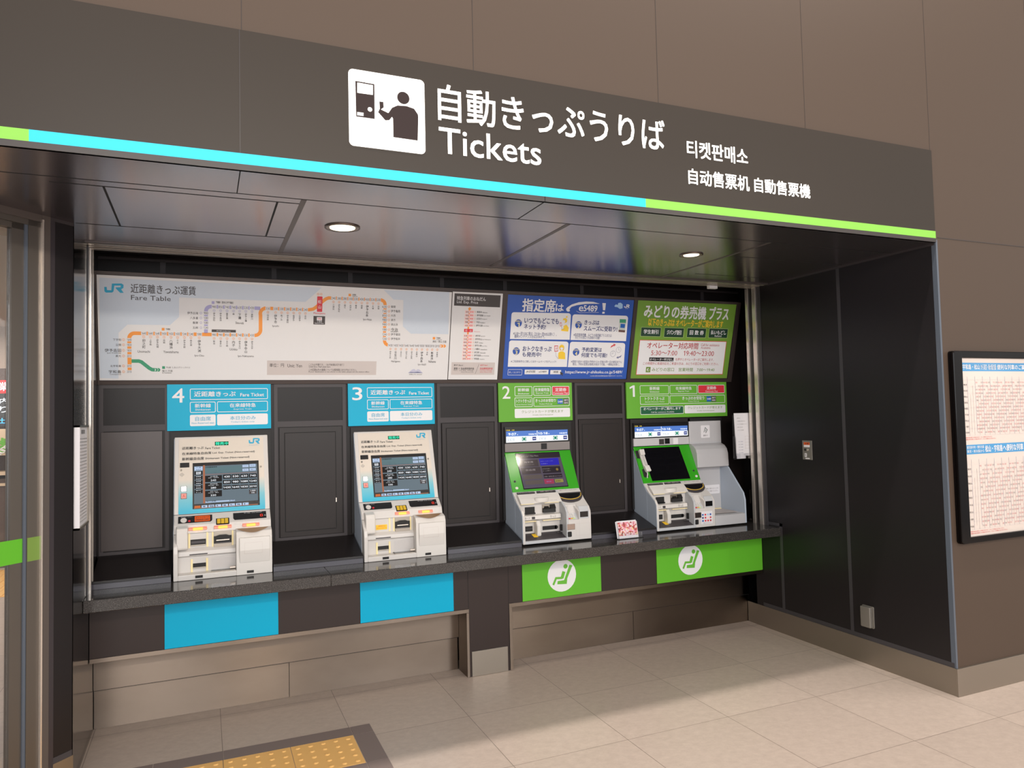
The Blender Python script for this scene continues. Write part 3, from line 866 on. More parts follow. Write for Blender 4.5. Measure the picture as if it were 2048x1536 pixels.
('T','ink',4,1.854,0.2453,1.944,0.26,'高松・岡山 方面',0),
('RR','red',3,1.1376,0.4153,1.1681,0.506,0.003),
('TV','white',5,1.1521,0.4857,0.022,'松',0.012),
('TV','white',5,1.1528,0.4547,0.022,'山',0.012),
('RI','orange',3,1.1428,0.5185,0.0068,0.0013),
('T','orange',4,1.1408,0.5146,1.1449,0.5223,'2',0),
('RI','orange',3,1.1604,0.5192,0.0068,0.0013),
('T','orange',4,1.1583,0.5153,1.1624,0.5231,'2',0),
('T','red',4,1.1189,0.3983,1.1864,0.4126,'Matsuyama',0),
('R','ink',2,1.119,0.3403,1.1859,0.3901),
('R','white',3,1.1382,0.3639,1.1678,0.384),
('T','red',5,1.1424,0.3673,1.1635,0.3806,'190',0),
('T','white',4,1.1385,0.3518,1.1683,0.3615,'入場券',0),
('T','white',4,1.1269,0.3438,1.1793,0.3508,'Platform ticket',0),
('R','greige',1,0.862,0.0373,1.5022,0.1228),
('T','ink',4,0.8759,0.084,0.956,0.1064,'単位：円',0),
('T','ink',4,0.9762,0.0828,1.0587,0.1026,'Unit: Yen',0),
('T','ink',4,1.0973,0.0928,1.3043,0.107,'こどもは半額です。（10 円未満は切り捨て）',0),
('T','ink',4,1.0976,0.0822,1.2258,0.0918,'Child fare: Half adult fare.',0),
('T','ink',4,1.098,0.0615,1.3808,0.076,'この区間以外の運賃については駅係員におたずねください。',0),
('T','ink',4,1.0982,0.0508,1.4608,0.0606,'If your destination is not shown in the table, please ask the station office.',0),
('P','lav',2,((1.7038,0.0506),(1.7297,0.0725),(1.7427,0.0761),(1.754,0.0667),(1.7657,0.0744),(1.7779,0.0715),(1.8002,0.0495))),
('P','slate',3,((1.7038,0.0506),(1.7215,0.0565),(1.7425,0.0548),(1.7664,0.0584),(1.8002,0.0495))),
('T','ink',4,1.7104,0.0376,1.7943,0.0453,'石鎚山 Mt. Ishizuchi',0),
]
PRICE = [
('R','ink',1,1.9822,0.4834,2.2962,0.5609),
('T','white',4,1.999,0.5192,2.1944,0.5453,'特急列車のおねだん',0.012),
('T','white',4,2.0004,0.4952,2.1427,0.5169,'Ltd. Exp. Price',0),
('L','orange',1,0.011,((2.0877,0.473),(2.0852,0.1384))),
('P','orange',2,((2.0797,0.4634),(2.0793,0.4708),(2.0874,0.4773),(2.0977,0.4715),(2.0982,0.464),(2.0888,0.4562))),
('R','pink',2,2.0581,0.4389,2.12,0.456),
('T','red',5,2.0897,0.4419,2.1149,0.4527,'2010',0),
('T','ink',5,2.0626,0.4409,2.0857,0.4517,'2010',0),
('RI','orange',3,2.1285,0.4482,0.005,0.001),
('T','ink',4,2.1395,0.4423,2.1729,0.4547,'新居浜',0.01),
('T','ink',4,2.1777,0.4429,2.2111,0.4504,'Niihama',0),
('R','pink',2,2.058,0.4171,2.1198,0.4341),
('T','red',5,2.0895,0.42,2.1147,0.4308,'1830',0),
('T','ink',5,2.0624,0.4191,2.0856,0.4298,'1830',0),
('RI','orange',3,2.1283,0.4262,0.005,0.001),
('T','ink',4,2.1394,0.4203,2.1842,0.4331,'伊予西条',0.01),
('T','ink',4,2.189,0.4213,2.2323,0.429,'Iyo-Saijō',0),
('R','pink',2,2.0578,0.3958,2.1197,0.4128),
('T','red',5,2.0893,0.3986,2.1146,0.4095,'1430',0),
('T','ink',5,2.0623,0.3978,2.0854,0.4086,'1430',0),
('RI','orange',3,2.1282,0.4049,0.005,0.001),
('T','ink',4,2.1393,0.3989,2.1727,0.4113,'壬生川',0.01),
('T','ink',4,2.1775,0.3994,2.211,0.4068,'Nyūgawa',0),
('R','pink',2,2.0576,0.3739,2.1196,0.3908),
('T','red',5,2.0892,0.3767,2.1144,0.3875,'1080',0),
('T','ink',5,2.0621,0.3759,2.0853,0.3866,'1080',0),
('RI','orange',3,2.1281,0.3828,0.005,0.001),
('T','ink',4,2.1392,0.3768,2.1612,0.3888,'今治',0.01),
('T','ink',4,2.166,0.377,2.1995,0.3843,'Imabari',0),
('R','pink',2,2.0574,0.352,2.1194,0.3687),
('T','red',5,2.089,0.3547,2.1143,0.3654,'430',0),
('T','ink',5,2.0619,0.354,2.0851,0.3646,'430',0),
('RI','orange',3,2.1279,0.3608,0.005,0.001),
('T','ink',4,2.139,0.3547,2.1839,0.3673,'伊予北条',0.01),
('T','ink',4,2.1888,0.3554,2.2273,0.3628,'Iyo-Hojo',0),
('R','pink',2,2.0568,0.2859,2.119,0.3024),
('T','red',5,2.0885,0.2885,2.1139,0.2991,'330',0),
('T','ink',5,2.0613,0.2879,2.0846,0.2985,'330',0),
('RI','orange',3,2.1275,0.2944,0.005,0.001),
('T','ink',4,2.1387,0.2882,2.1722,0.3004,'伊予市',0.01),
('T','ink',4,2.177,0.2884,2.2058,0.2954,'Iyoshi',0),
('R','pink',2,2.0566,0.2644,2.1189,0.2809),
('T','red',5,2.0884,0.2669,2.1137,0.2776,'530',0),
('T','ink',5,2.0612,0.2664,2.0844,0.277,'530',0),
('RI','orange',3,2.1274,0.2728,0.005,0.001),
('T','ink',4,2.1385,0.2666,2.1836,0.279,'伊予中山',0.01),
('T','ink',4,2.1884,0.267,2.2467,0.2745,'Iyo-Nakayama',0),
('R','pink',2,2.0565,0.2436,2.1187,0.2599),
('T','red',5,2.0882,0.246,2.1136,0.2566,'850',0),
('T','ink',5,2.061,0.2455,2.0843,0.2561,'850',0),
('RI','orange',3,2.1273,0.2518,0.005,0.001),
('T','ink',4,2.1384,0.2456,2.1605,0.2575,'内子',0.01),
('T','ink',4,2.1654,0.2455,2.1941,0.2524,'Uchiko',0),
('R','pink',2,2.0563,0.2227,2.1186,0.2389),
('T','red',5,2.0881,0.2251,2.1135,0.2357,'1080',0),
('T','ink',5,2.0608,0.2247,2.0841,0.2352,'1080',0),
('RI','orange',3,2.1272,0.2308,0.005,0.001),
('T','ink',4,2.1383,0.2246,2.1834,0.2368,'伊予大洲',0.01),
('T','ink',4,2.1883,0.2248,2.2221,0.2317,'Iyo-Ozu',0),
('R','pink',2,2.0561,0.2005,2.1185,0.2167),
('T','red',5,2.0879,0.2028,2.1133,0.2134,'1430',0),
('T','ink',5,2.0606,0.2025,2.0839,0.213,'1430',0),
('RI','orange',3,2.127,0.2085,0.005,0.001),
('T','ink',4,2.1382,0.2023,2.1718,0.2143,'八幡浜',0.01),
('T','ink',4,2.1767,0.2022,2.2251,0.2093,'Yawatahama',0),
('R','pink',2,2.0559,0.1789,2.1183,0.195),
('T','red',5,2.0877,0.1812,2.1132,0.1917,'1640',0),
('T','ink',5,2.0604,0.1809,2.0838,0.1913,'1640',0),
('RI','orange',3,2.1269,0.1868,0.005,0.001),
('T','ink',4,2.1381,0.1805,2.1717,0.1925,'卯之町',0.01),
('T','ink',4,2.1766,0.1803,2.2153,0.1873,'Unomachi',0),
('R','pink',2,2.0557,0.1585,2.1182,0.1745),
('T','red',5,2.0876,0.1608,2.113,0.1713,'1830',0),
('T','ink',5,2.0603,0.1605,2.0836,0.1709,'1830',0),
('RI','orange',3,2.1268,0.1663,0.005,0.001),
('T','ink',4,2.1379,0.16,2.1831,0.1721,'伊予吉田',0.01),
('T','ink',4,2.188,0.1599,2.2416,0.1669,'Iyo-Yoshida',0),
('R','pink',2,2.0556,0.1369,2.1181,0.1528),
('T','red',5,2.0874,0.1391,2.1129,0.1495,'2010',0),
('T','ink',5,2.0601,0.1388,2.0835,0.1493,'2010',0),
('RI','orange',3,2.1267,0.1445,0.005,0.001),
('T','ink',4,2.1378,0.1382,2.1715,0.1501,'宇和島',0.01),
('T','ink',4,2.1764,0.1379,2.2102,0.1447,'Uwajima',0),
('R','red',3,2.059,0.3174,2.1182,0.3378),
('T','white',5,2.0673,0.3214,2.1091,0.3338,'松\u3000山',0),
('T','red',4,2.1275,0.3178,2.1687,0.3238,'Matsuyama',0),
('R','greige',1,1.9875,0.0389,2.2869,0.1207),
('T','ink',4,2.0027,0.0964,2.0704,0.107,'黒字 Black：',0),
('T','ink',4,2.0041,0.0722,2.1435,0.0868,'運賃 ＋ 自由席特急料金',0.01),
('T','ink',4,2.0046,0.0632,2.1379,0.07,'Fare   Ltd. Exp. Charge',0),
('T','ink',4,2.055,0.0531,2.1385,0.0597,'(Non-Reserved)',0),
('T','red',4,2.1835,0.0973,2.2375,0.108,'赤字 Red：',0),
('T','red',4,2.1838,0.0727,2.2733,0.0874,'自由席特急料金',0.01),
('T','red',4,2.1845,0.0624,2.2677,0.0691,'Ltd. Exp. Charge',0),
('T','red',4,2.1851,0.0527,2.2683,0.0593,'(Non-Reserved)',0),
('L','ink',2,0.0015,((2.1759,0.1102),(2.153,0.0455))),
]
BLUE = [
('T','white',4,2.4545,0.4652,2.6947,0.5474,'指定席',0.05),
('T','white',4,2.699,0.4736,2.7579,0.5218,'は',0.05),
('P','white',3,((2.7769,0.4915),(2.7869,0.5031),(2.8185,0.5228),(2.8693,0.5393),(2.9288,0.5469),(2.9821,0.5464),(3.033,0.5357),(2.9757,0.5335),(2.9154,0.5291),(2.8562,0.5189),(2.8164,0.5062),(2.8031,0.4892),(2.8079,0.4774),(2.7935,0.4723),(2.7818,0.4785))),
('T','white',4,2.875,0.4798,2.9081,0.5116,'e',0.04),
('T','white',4,2.9111,0.481,3.0168,0.521,'5489',0.05),
('L','white',3,0.002,((2.8563,0.4791),(2.8836,0.4687),(3.0315,0.4758))),
('P','white',3,((3.0532,0.5418),(3.0811,0.5416),(3.08,0.4923),(3.063,0.4917))),
('P','white',3,((3.0595,0.4814),(3.078,0.4821),(3.0779,0.4686),(3.0593,0.4679))),
('P','lightblue',3,((3.1506,0.5253),(3.1613,0.5359),(3.1773,0.5331),(3.1797,0.5468),(3.1992,0.5496),(3.2163,0.538),(3.2177,0.5108),(3.1961,0.5059),(3.1751,0.5174),(3.1553,0.5187))),
('P','white',3,((3.2287,0.5262),(3.2358,0.5265),(3.2379,0.5218),(3.2466,0.5221),(3.2471,0.5392),(3.2653,0.5399),(3.2722,0.536),(3.2715,0.5278),(3.2654,0.5248),(3.2751,0.517),(3.2648,0.5166),(3.2534,0.5257),(3.2522,0.5291),(3.2632,0.5302),(3.2636,0.5343),(3.254,0.534),(3.2533,0.5189),(3.2489,0.516),(3.2345,0.5162),(3.2302,0.5194))),
('T','white',4,3.2395,0.5075,3.2628,0.5131,'JR四国',0),
('P','white',1,((2.3818,0.2785),(2.8246,0.2819),(2.8183,0.446),(2.8168,0.4513),(2.8136,0.456),(2.809,0.4596),(2.8034,0.4619),(2.7974,0.4625),(2.3978,0.4555),(2.3923,0.4545),(2.3875,0.452),(2.3837,0.4482),(2.3815,0.4434),(2.381,0.4383))),
('P','white',1,((2.8308,0.2806),(3.2721,0.2808),(3.2707,0.4427),(3.2691,0.4482),(3.2656,0.453),(3.2606,0.4568),(3.2545,0.4592),(3.248,0.4598),(2.8487,0.4563),(2.8428,0.4552),(2.8376,0.4526),(2.8337,0.4486),(2.8314,0.4438),(2.8309,0.4384))),
('P','white',1,((2.3802,0.0931),(2.821,0.0939),(2.8184,0.2522),(2.8169,0.2575),(2.8137,0.2624),(2.8091,0.2661),(2.8034,0.2685),(2.7974,0.2693),(2.3951,0.2696),(2.3895,0.2687),(2.3846,0.2662),(2.3809,0.2624),(2.3787,0.2577),(2.3782,0.2524))),
('P','white',1,((2.8272,0.0925),(3.2737,0.0932),(3.2691,0.2501),(3.2675,0.2557),(3.2639,0.2607),(3.2589,0.2646),(3.2528,0.2671),(3.2463,0.2678),(2.8469,0.2688),(2.8409,0.2679),(2.8357,0.2653),(2.8318,0.2613),(2.8295,0.2564),(2.829,0.251))),
('C','blue',2,2.434,0.3846,0.0255),
('T','yellowish',4,2.4125,0.3917,2.4537,0.4032,'POINT',0.02),
('T','yellowish',4,2.4267,0.3617,2.443,0.3874,'1',0.03),
('C','blue',2,2.8826,0.3852,0.0255),
('T','yellowish',4,2.8593,0.3926,2.9034,0.4045,'POINT',0.02),
('T','yellowish',4,2.875,0.3615,2.8921,0.3881,'2',0.03),
('C','blue',2,2.4328,0.1985,0.0255),
('T','yellowish',4,2.4111,0.2061,2.4526,0.2171,'POINT',0.02),
('T','yellowish',4,2.4254,0.1755,2.4418,0.2013,'3',0.03),
('C','blue',2,2.8816,0.1977,0.0255),
('T','yellowish',4,2.8582,0.2055,2.9026,0.217,'POINT',0.02),
('T','yellowish',4,2.874,0.1738,2.8912,0.2005,'4',0.03),
('T','navy',4,2.4761,0.387,2.7299,0.424,'いつでもどこでも',0.035),
('T','navy',4,2.4764,0.3481,2.6364,0.3817,'ネット予約!',0.035),
('T','navy',4,2.9276,0.3898,3.0426,0.4201,'きっぷは',0.035),
('T','navy',4,2.9258,0.346,3.19,0.3813,'スムーズに受取り!',0.035),
('T','navy',4,2.4788,0.1991,2.6909,0.2327,'おトクなきっぷ',0.035),
('T','navy',4,2.4796,0.1616,2.6168,0.193,'も発売中!',0.035),
('T','navy',4,2.9247,0.2003,3.0823,0.2319,'予約変更は',0.035),
('T','navy',4,2.9238,0.1628,3.1271,0.1939,'何度でも可能!',0.035),
('T','navy',4,2.4023,0.3042,2.7214,0.3291,'※5:30～翌1:50に限る（23:50～翌0:05は除く）。',0),
('T','navy',4,2.4134,0.2869,2.6355,0.3073,'臨時メンテナンス日は23:30まで。',0),
('T','navy',4,2.8509,0.3059,3.1506,0.3288,'※指定席券売機、みどりの券売機プラスまたは',0),
('T','navy',4,2.8646,0.2894,3.0573,0.3083,'みどりの窓口でも受取り可能!',0),
('T','navy',4,2.3998,0.1215,2.7347,0.138,'※ご利用条件など詳しくはホームページをチェック!',0),
('T','navy',4,2.8486,0.1226,3.2563,0.1409,'※受取り前かつ初回の予約から3ヶ月後の同一日の前日までに',0),
('T','navy',4,2.8639,0.1043,3.2383,0.1225,'限る。予約の変更は発車2分前まで可能。一部商品を除く。',0),
('C','yellow',2,2.7878,0.437,0.006),
('C','yellow',2,2.7768,0.4122,0.0165),
('C','white',3,2.7685,0.4053,0.0095),
('P','yellow',4,((2.7621,0.427),(2.783,0.4256),(2.781,0.4143),(2.763,0.4164))),
('P','yellow',2,((2.7697,0.3755),(2.7794,0.3837),(2.7945,0.3815),(2.8096,0.3632),(2.8075,0.3378),(2.7574,0.3406),(2.7513,0.3497),(2.7686,0.3555))),
('P','white',3,((2.765,0.3953),(2.7801,0.3924),(2.78,0.3771),(2.7693,0.3808))),
('P','redline',2,((2.7376,0.3958),(2.7505,0.3995),(2.7578,0.3765),(2.745,0.3708))),
('P','white',3,((2.7408,0.3926),(2.7494,0.3955),(2.7547,0.3784),(2.7461,0.3748))),
('L','navy',5,0.0012,((2.7507,0.3736),(2.76,0.3519),(2.7782,0.3557))),
('P','green2',2,((3.2039,0.4351),(3.2556,0.4347),(3.2569,0.4092),(3.2051,0.4098))),
('P','greyl',2,((3.2051,0.4098),(3.2569,0.4092),(3.2554,0.3436),(3.2041,0.3458))),
('P','blue3',3,((3.2154,0.4026),(3.2514,0.4008),(3.2505,0.3732),(3.2144,0.375))),
('P','brown2',3,((3.2034,0.3596),(3.2563,0.3575),(3.2556,0.3422),(3.2034,0.3451))),
('C','yellow',2,2.7683,0.2285,0.019),
('P','yellow',2,((2.7504,0.2282),(2.7568,0.2069),(2.7851,0.2072),(2.7876,0.2288))),
('C','white',3,2.7689,0.2218,0.0115),
('P','yellow',4,((2.754,0.2377),(2.7792,0.2394),(2.7849,0.2261),(2.7623,0.2284))),
('P','yellow',2,((2.7463,0.1913),(2.7625,0.2016),(2.7811,0.2018),(2.7972,0.1899),(2.8026,0.1467),(2.7471,0.1489))),
('P','redline',2,((2.7109,0.2397),(2.7389,0.2414),(2.7439,0.2013),(2.7161,0.1976))),
('P','white',3,((2.7151,0.2344),(2.7364,0.2361),(2.7405,0.2066),(2.7193,0.203))),
('T','redline',4,2.7208,0.2111,2.7356,0.228,'得',0),
('L','white',2,0.006,((2.7281,0.1957),(2.7333,0.171),(2.7519,0.1543))),
('L','navy',3,0.0012,((2.7252,0.1957),(2.7306,0.1676),(2.747,0.1502))),
('RI','navy',3,3.2182,0.218,0.0205,0.0012),
('C','white',3,3.1751,0.1896,0.0215),
('RI','navy',4,3.1751,0.1896,0.0215,0.0014),
('L','navy',5,0.0014,((3.1732,0.207),(3.1751,0.1896),(3.1609,0.1881))),
('L','navy',4,0.0014,((3.2164,0.234),(3.2182,0.218),(3.2267,0.2133))),
('P','redline',3,((3.1487,0.2288),(3.157,0.2469),(3.1744,0.2541),(3.1721,0.261),(3.1917,0.2558),(3.1791,0.2403),(3.1769,0.2465),(3.1619,0.238))),
('P','slate',3,((3.2476,0.1835),(3.2415,0.166),(3.2221,0.1602),(3.2251,0.1546),(3.2045,0.1607),(3.2183,0.1727),(3.2205,0.1671),(3.2366,0.1743))),
('RO','white',2,2.383,0.0358,2.4864,0.0757,0.004,0.0022),
('T','white',4,2.3904,0.049,2.4731,0.0624,'詳しくはコチラ',0),
('R','white',2,2.5055,0.0425,2.6826,0.0743),
('T','ink',4,2.5141,0.0512,2.667,0.0676,'JR四国\u3000e5489',0.02),
('R','white',2,2.6964,0.0426,2.778,0.0719),
('T','ink',4,2.7201,0.0515,2.7575,0.0664,'検索',0.02),
('P','ink',5,((2.7698,0.0631),(2.7991,0.0461),(2.7879,0.0448),(2.7949,0.0339),(2.789,0.0325),(2.7829,0.042),(2.776,0.0359))),
('T','white',4,2.8107,0.0427,3.2667,0.0692,'https://www.jr-shikoku.co.jp/5489/',0.02),
('T','white',4,3.0075,0.0255,3.2705,0.0353,'※e5489は西日本旅客鉄道(株)が提供するサービスです。',0),
]
GREEN = [
('T','white',4,3.3995,0.4536,3.935,0.5453,'みどりの券売機',0.045),
('T','white',4,3.9653,0.4569,4.1407,0.5478,'プラス',0.05),
('T','yellow',4,3.4418,0.3948,4.101,0.4493,'以下のきっぷは オペレーターがご案内します',0.03),
('RR','dkgreen',2,3.387,0.3172,3.5568,0.3838,0.005),
('RO','paleg',3,3.387,0.3172,3.5568,0.3838,0.005,0.0018),
('T','white',4,3.411,0.3374,3.5355,0.3678,'学生割引',0.04),
('RR','dkgreen',2,3.5848,0.315,3.7564,0.3854,0.005),
('RO','paleg',3,3.5848,0.315,3.7564,0.3854,0.005,0.0018),
('T','white',4,3.609,0.3355,3.7348,0.3691,'ジパング割引',0.04),
('RR','dkgreen',2,3.7845,0.3177,3.9555,0.3883,0.005),
('RO','paleg',3,3.7845,0.3177,3.9555,0.3883,0.005,0.0018),
('T','white',4,3.8085,0.3385,3.9341,0.3718,'回 数 券',0.04),
('RR','dkgreen',2,3.9806,0.3189,4.1552,0.3905,0.005),
('RO','paleg',3,3.9806,0.3189,4.1552,0.3905,0.005,0.0018),
('T','white',4,3.9991,0.3456,4.139,0.3768,'払いもどし',0.04),
('T','white',4,4.0376,0.3274,4.0987,0.3419,'Refund',0),
('P','redline',1,((3.3818,0.038),(4.1542,0.0413),(4.1557,0.2957),(3.3842,0.2926))),
('P','white',2,((3.3862,0.0423),(4.1507,0.0458),(4.1509,0.2912),(3.3887,0.2885))),
('T','red2',4,3.4531,0.2318,3.8975,0.2785,'オペレーター対応時間',0.02),
('T','red2',4,3.9227,0.2563,4.0905,0.2746,'Call for assistance',0),
('T','red2',4,3.9237,0.2366,4.0108,0.2511,'Available',0),
('T','red2',4,3.4922,0.1826,3.7182,0.2177,'5:30〜7:00',0),
('T','red2',4,3.7748,0.1821,4.0489,0.2184,'19:40〜23:00',0),
('RR','black',3,3.4807,0.1397,3.6922,0.1667,0.002),
('T','white',5,3.486,0.144,3.6877,0.1616,'オペレーター呼び出し',0.02),
('T','red2',4,3.709,0.143,4.0539,0.1651,'を押すとオペレーターがご案内します。',0),
('T','red2',4,3.4325,0.1123,4.1021,0.1334,'この時間外に係員対応をご希望の方は、みどりの窓口をご利用ください。',0),
('R','green3',3,3.4623,0.0574,3.5009,0.0969),
('C','white',4,3.4816,0.0768,0.011),
('P','green3',5,((3.4755,0.0718),(3.4867,0.0897),(3.4914,0.079),(3.4868,0.0682))),
('T','green3',4,3.5132,0.0647,4.0717,0.0921,'みどりの窓口\u3000営業時間\u30007:00〜19:40',0.01),
]
SIGN_BLUE = [
('T','white',4,0.0267,0.1646,0.0866,0.2426,'4',0.022),
('RO','white',2,0.1164,0.1779,0.5321,0.2411,0.008,0.0035),
('T','white',4,0.1383,0.196,0.3557,0.225,'近距離きっぷ',0.03),
('T','white',4,0.382,0.1948,0.5106,0.2133,'Fare Ticket',0.03),
('RO','white',2,0.1161,0.1058,0.25,0.1668,0.008,0.0035),
('T','white',4,0.1416,0.1337,0.2248,0.1563,'新幹線',0.03),
('T','white',4,0.1436,0.1175,0.2232,0.1284,'Shinkansen',0.015),
('RO','white',2,0.2575,0.106,0.5315,0.1676,0.008,0.0035),
('T','white',4,0.3244,0.1329,0.465,0.1558,'在来線特急',0.03),
('T','white',4,0.3462,0.1168,0.4424,0.1261,'Express Train',0.015),
('RR','white',1,0.1159,0.0307,0.2496,0.0938,0.008),
('RO','white',2,0.1159,0.0307,0.2496,0.0938,0.008,0.0035),
('T','cyan2',4,0.1434,0.0591,0.2244,0.0835,'自由席',0.015),
('T','cyan2',4,0.125,0.0427,0.2414,0.0521,'Non-Reserved seat',0.015),
('RR','white',1,0.2571,0.0315,0.5308,0.0943,0.008),
('RO','white',2,0.2571,0.0315,0.5308,0.0943,0.008,0.0035),
('T','cyan2',4,0.3254,0.0609,0.4645,0.0829,'本日分のみ',0.015),
('T','cyan2',4,0.3297,0.0436,0.4583,0.053,"Today's ticket only",0.015),
]
SIGN_GREEN_NARROW = [
('T','white',4,0.0288,0.1616,0.0843,0.2436,'2',0.02),
('RO','white',2,0.1173,0.1768,0.2468,0.2427,0.008,0.0035),
('T','white',4,0.1409,0.2073,0.2226,0.2303,'新幹線',0.03),
('T','white',4,0.1404,0.1883,0.2218,0.1993,'Shinkansen',0.015),
('RO','white',2,0.2553,0.1792,0.3862,0.2432,0.008,0.0035),
('T','white',4,0.2669,0.2069,0.3762,0.2306,'在来線特急',0.03),
('T','white',4,0.2737,0.1896,0.3679,0.2007,'Express Train',0.015),
('RR','red',1,0.3955,0.179,0.5279,0.2424,0.008),
('RO','white',2,0.3955,0.179,0.5279,0.2424,0.008,0.0035),
('T','white',4,0.42,0.2055,0.5048,0.2304,'定期券',0.03),
('T','white',4,0.4047,0.1883,0.5191,0.2006,'Commuter Pass',0.015),
('RO','white',2,0.1155,0.1038,0.247,0.1674,0.008,0.0035),
('T','white',4,0.1283,0.1329,0.2365,0.1557,'トクトクきっぷ',0.03),
('T','white',4,0.1264,0.1147,0.2385,0.1241,'Special Discount Ticket',0.015),
('RO','white',2,0.2547,0.1047,0.5272,0.1682,0.008,0.0035),
('T','white',4,0.2693,0.1342,0.4201,0.156,'きっぷのお受取り',0.03),
('T','white',4,0.2958,0.1153,0.394,0.1257,'Ticket Pick-up',0.015),
('R','blue3',3,0.4347,0.1197,0.4755,0.1554),
('T','white',4,0.4387,0.129,0.4736,0.142,'5489',0.03),
('R','ink',3,0.4812,0.119,0.5208,0.1561),
('T','white',4,0.4855,0.1391,0.5169,0.1521,'旅行',0.02),
('T','white',4,0.485,0.1216,0.5163,0.1346,'会社',0.02),
('RR','white',1,0.1143,0.0308,0.5295,0.0927,0.008),
('RO','white',2,0.1143,0.0308,0.5295,0.0927,0.008,0.0035),
('T','green3',4,0.1642,0.0617,0.4778,0.0808,'クレジットカードが使えます',0),
('T','green3',4,0.2451,0.0436,0.3971,0.0523,'Credit Card Accepted',0.015),
]
SIGN_GREEN_WIDE = [
('T','white',4,0.0285,0.1624,0.0699,0.2435,'1',0.015),
('RO','white',2,0.1146,0.1784,0.364,0.2433,0.008,0.0035),
('T','white',4,0.1973,0.2087,0.2825,0.2338,'新幹線',0.03),
('T','white',4,0.1983,0.191,0.2788,0.2024,'Shinkansen',0.015),
('RO','white',2,0.3727,0.1786,0.6178,0.2442,0.008,0.0035),
('T','white',4,0.4248,0.2091,0.5675,0.2321,'在来線特急',0.03),
('T','white',4,0.4466,0.1909,0.5434,0.2031,'Express Train',0.015),
('RR','red',1,0.6258,0.1819,0.8718,0.2444,0.008),
('RO','white',2,0.6258,0.1819,0.8718,0.2444,0.008,0.0035),
('T','white',4,0.7059,0.2091,0.7933,0.2337,'定期券',0.03),
('T','white',4,0.6926,0.1916,0.8074,0.2024,'Commuter Pass',0.015),
('RO','white',2,0.1136,0.1051,0.3628,0.1687,0.008,0.0035),
('T','white',4,0.1553,0.1355,0.3231,0.1591,'トクトクきっぷ',0.03),
('T','white',4,0.1547,0.1179,0.3219,0.1276,'Special Discount Ticket',0.015),
('RO','white',2,0.3707,0.1068,0.8721,0.1684,0.008,0.0035),
('T','white',4,0.4809,0.1341,0.6786,0.1594,'きっぷのお受取り',0.03),
('T','white',4,0.5311,0.1175,0.6307,0.1277,'Ticket Pick-up',0.015),
('R','blue3',3,0.7021,0.1187,0.7436,0.1587),
('T','white',4,0.7063,0.1326,0.7412,0.1454,'5489',0.03),
('R','ink',3,0.7473,0.118,0.7882,0.1596),
('T','white',4,0.7519,0.1409,0.7844,0.1552,'旅行',0.02),
('T','white',4,0.7511,0.1217,0.7836,0.1368,'会社',0.02),
('RR','dkgreen2',1,0.1134,0.032,0.4897,0.0905,0.008),
('RO','white',2,0.1134,0.032,0.4897,0.0905,0.008,0.0035),
('T','white',4,0.1394,0.0624,0.4632,0.0838,'オペレーターがご案内します',0.03),
('T','white',4,0.2037,0.0435,0.4039,0.0531,'Call for assistance Available',0.015),
('RR','white',1,0.4987,0.034,0.8744,0.0939,0.008),
('RO','white',2,0.4987,0.034,0.8744,0.0939,0.008,0.0035),
('T','green3',4,0.5263,0.0653,0.8463,0.0847,'クレジットカードが使えます',0),
('T','green3',4,0.6095,0.0455,0.7673,0.055,'Credit Card Accepted',0.015),
]
HEADER = [
('PICTO',1.8212,2.8701,2.117,2.5771),
('P','picto',3,((1.8468,2.8264),(1.9194,2.8252),(1.9186,2.6895),(1.848,2.6898))),
('P','glow',4,((1.8542,2.8211),(1.9136,2.8197),(1.913,2.7821),(1.8537,2.7813))),
('P','glow',4,((1.852,2.7069),(1.8758,2.7072),(1.8757,2.695),(1.8518,2.6948))),
('C','glow',4,1.9007,2.7242,0.0085),
('C','picto',3,2.0316,2.7886,0.0245),
('P','picto',3,((1.9376,2.7607),(1.953,2.761),(1.954,2.7398),(1.9429,2.7304),(1.9717,2.7203),(1.9864,2.7432),(2.0081,2.7556),(2.0443,2.7583),(2.074,2.7521),(2.089,2.7319),(2.0901,2.7188),(2.0864,2.6274),(1.9897,2.6286),(1.9896,2.7014),(1.9858,2.7073),(1.9745,2.6928),(1.9596,2.69),(1.9318,2.7184),(1.9385,2.7323))),
'TXT',
('T','glow',4,2.1727,2.7238,3.2413,2.869,'自動きっぷうりば',0.022),
('T','glow',4,2.1741,2.5907,2.6179,2.6942,'Tickets',0.018),
('T','glow',4,3.3635,2.718,3.7139,2.7958,'티켓판매소',0.035),
('T','glow',4,3.366,2.5922,3.7176,2.6635,'自动售票机',0.035),
('T','glow',4,3.7491,2.5938,4.1004,2.6622,'自動售票機',0.035),
]
SEAT = [
('C','white',1,0.0003,-0.0005,0.1005),
('C','green',2,0.027,0.0542,0.0148),
('P','green',2,((0.0547,0.0615),(0.0764,0.0553),(0.0373,-0.0216),(0.0329,-0.0565),(-0.0341,-0.052),(-0.0313,-0.0323),(0.0142,-0.0312))),
('L','green',2,0.022,((0.0147,0.0232),(-0.0002,-0.0175))),
('L','green',3,0.014,((0.0147,0.0232),(-0.0024,-0.0153),(-0.0421,-0.013),(-0.0624,-0.0529))),
]
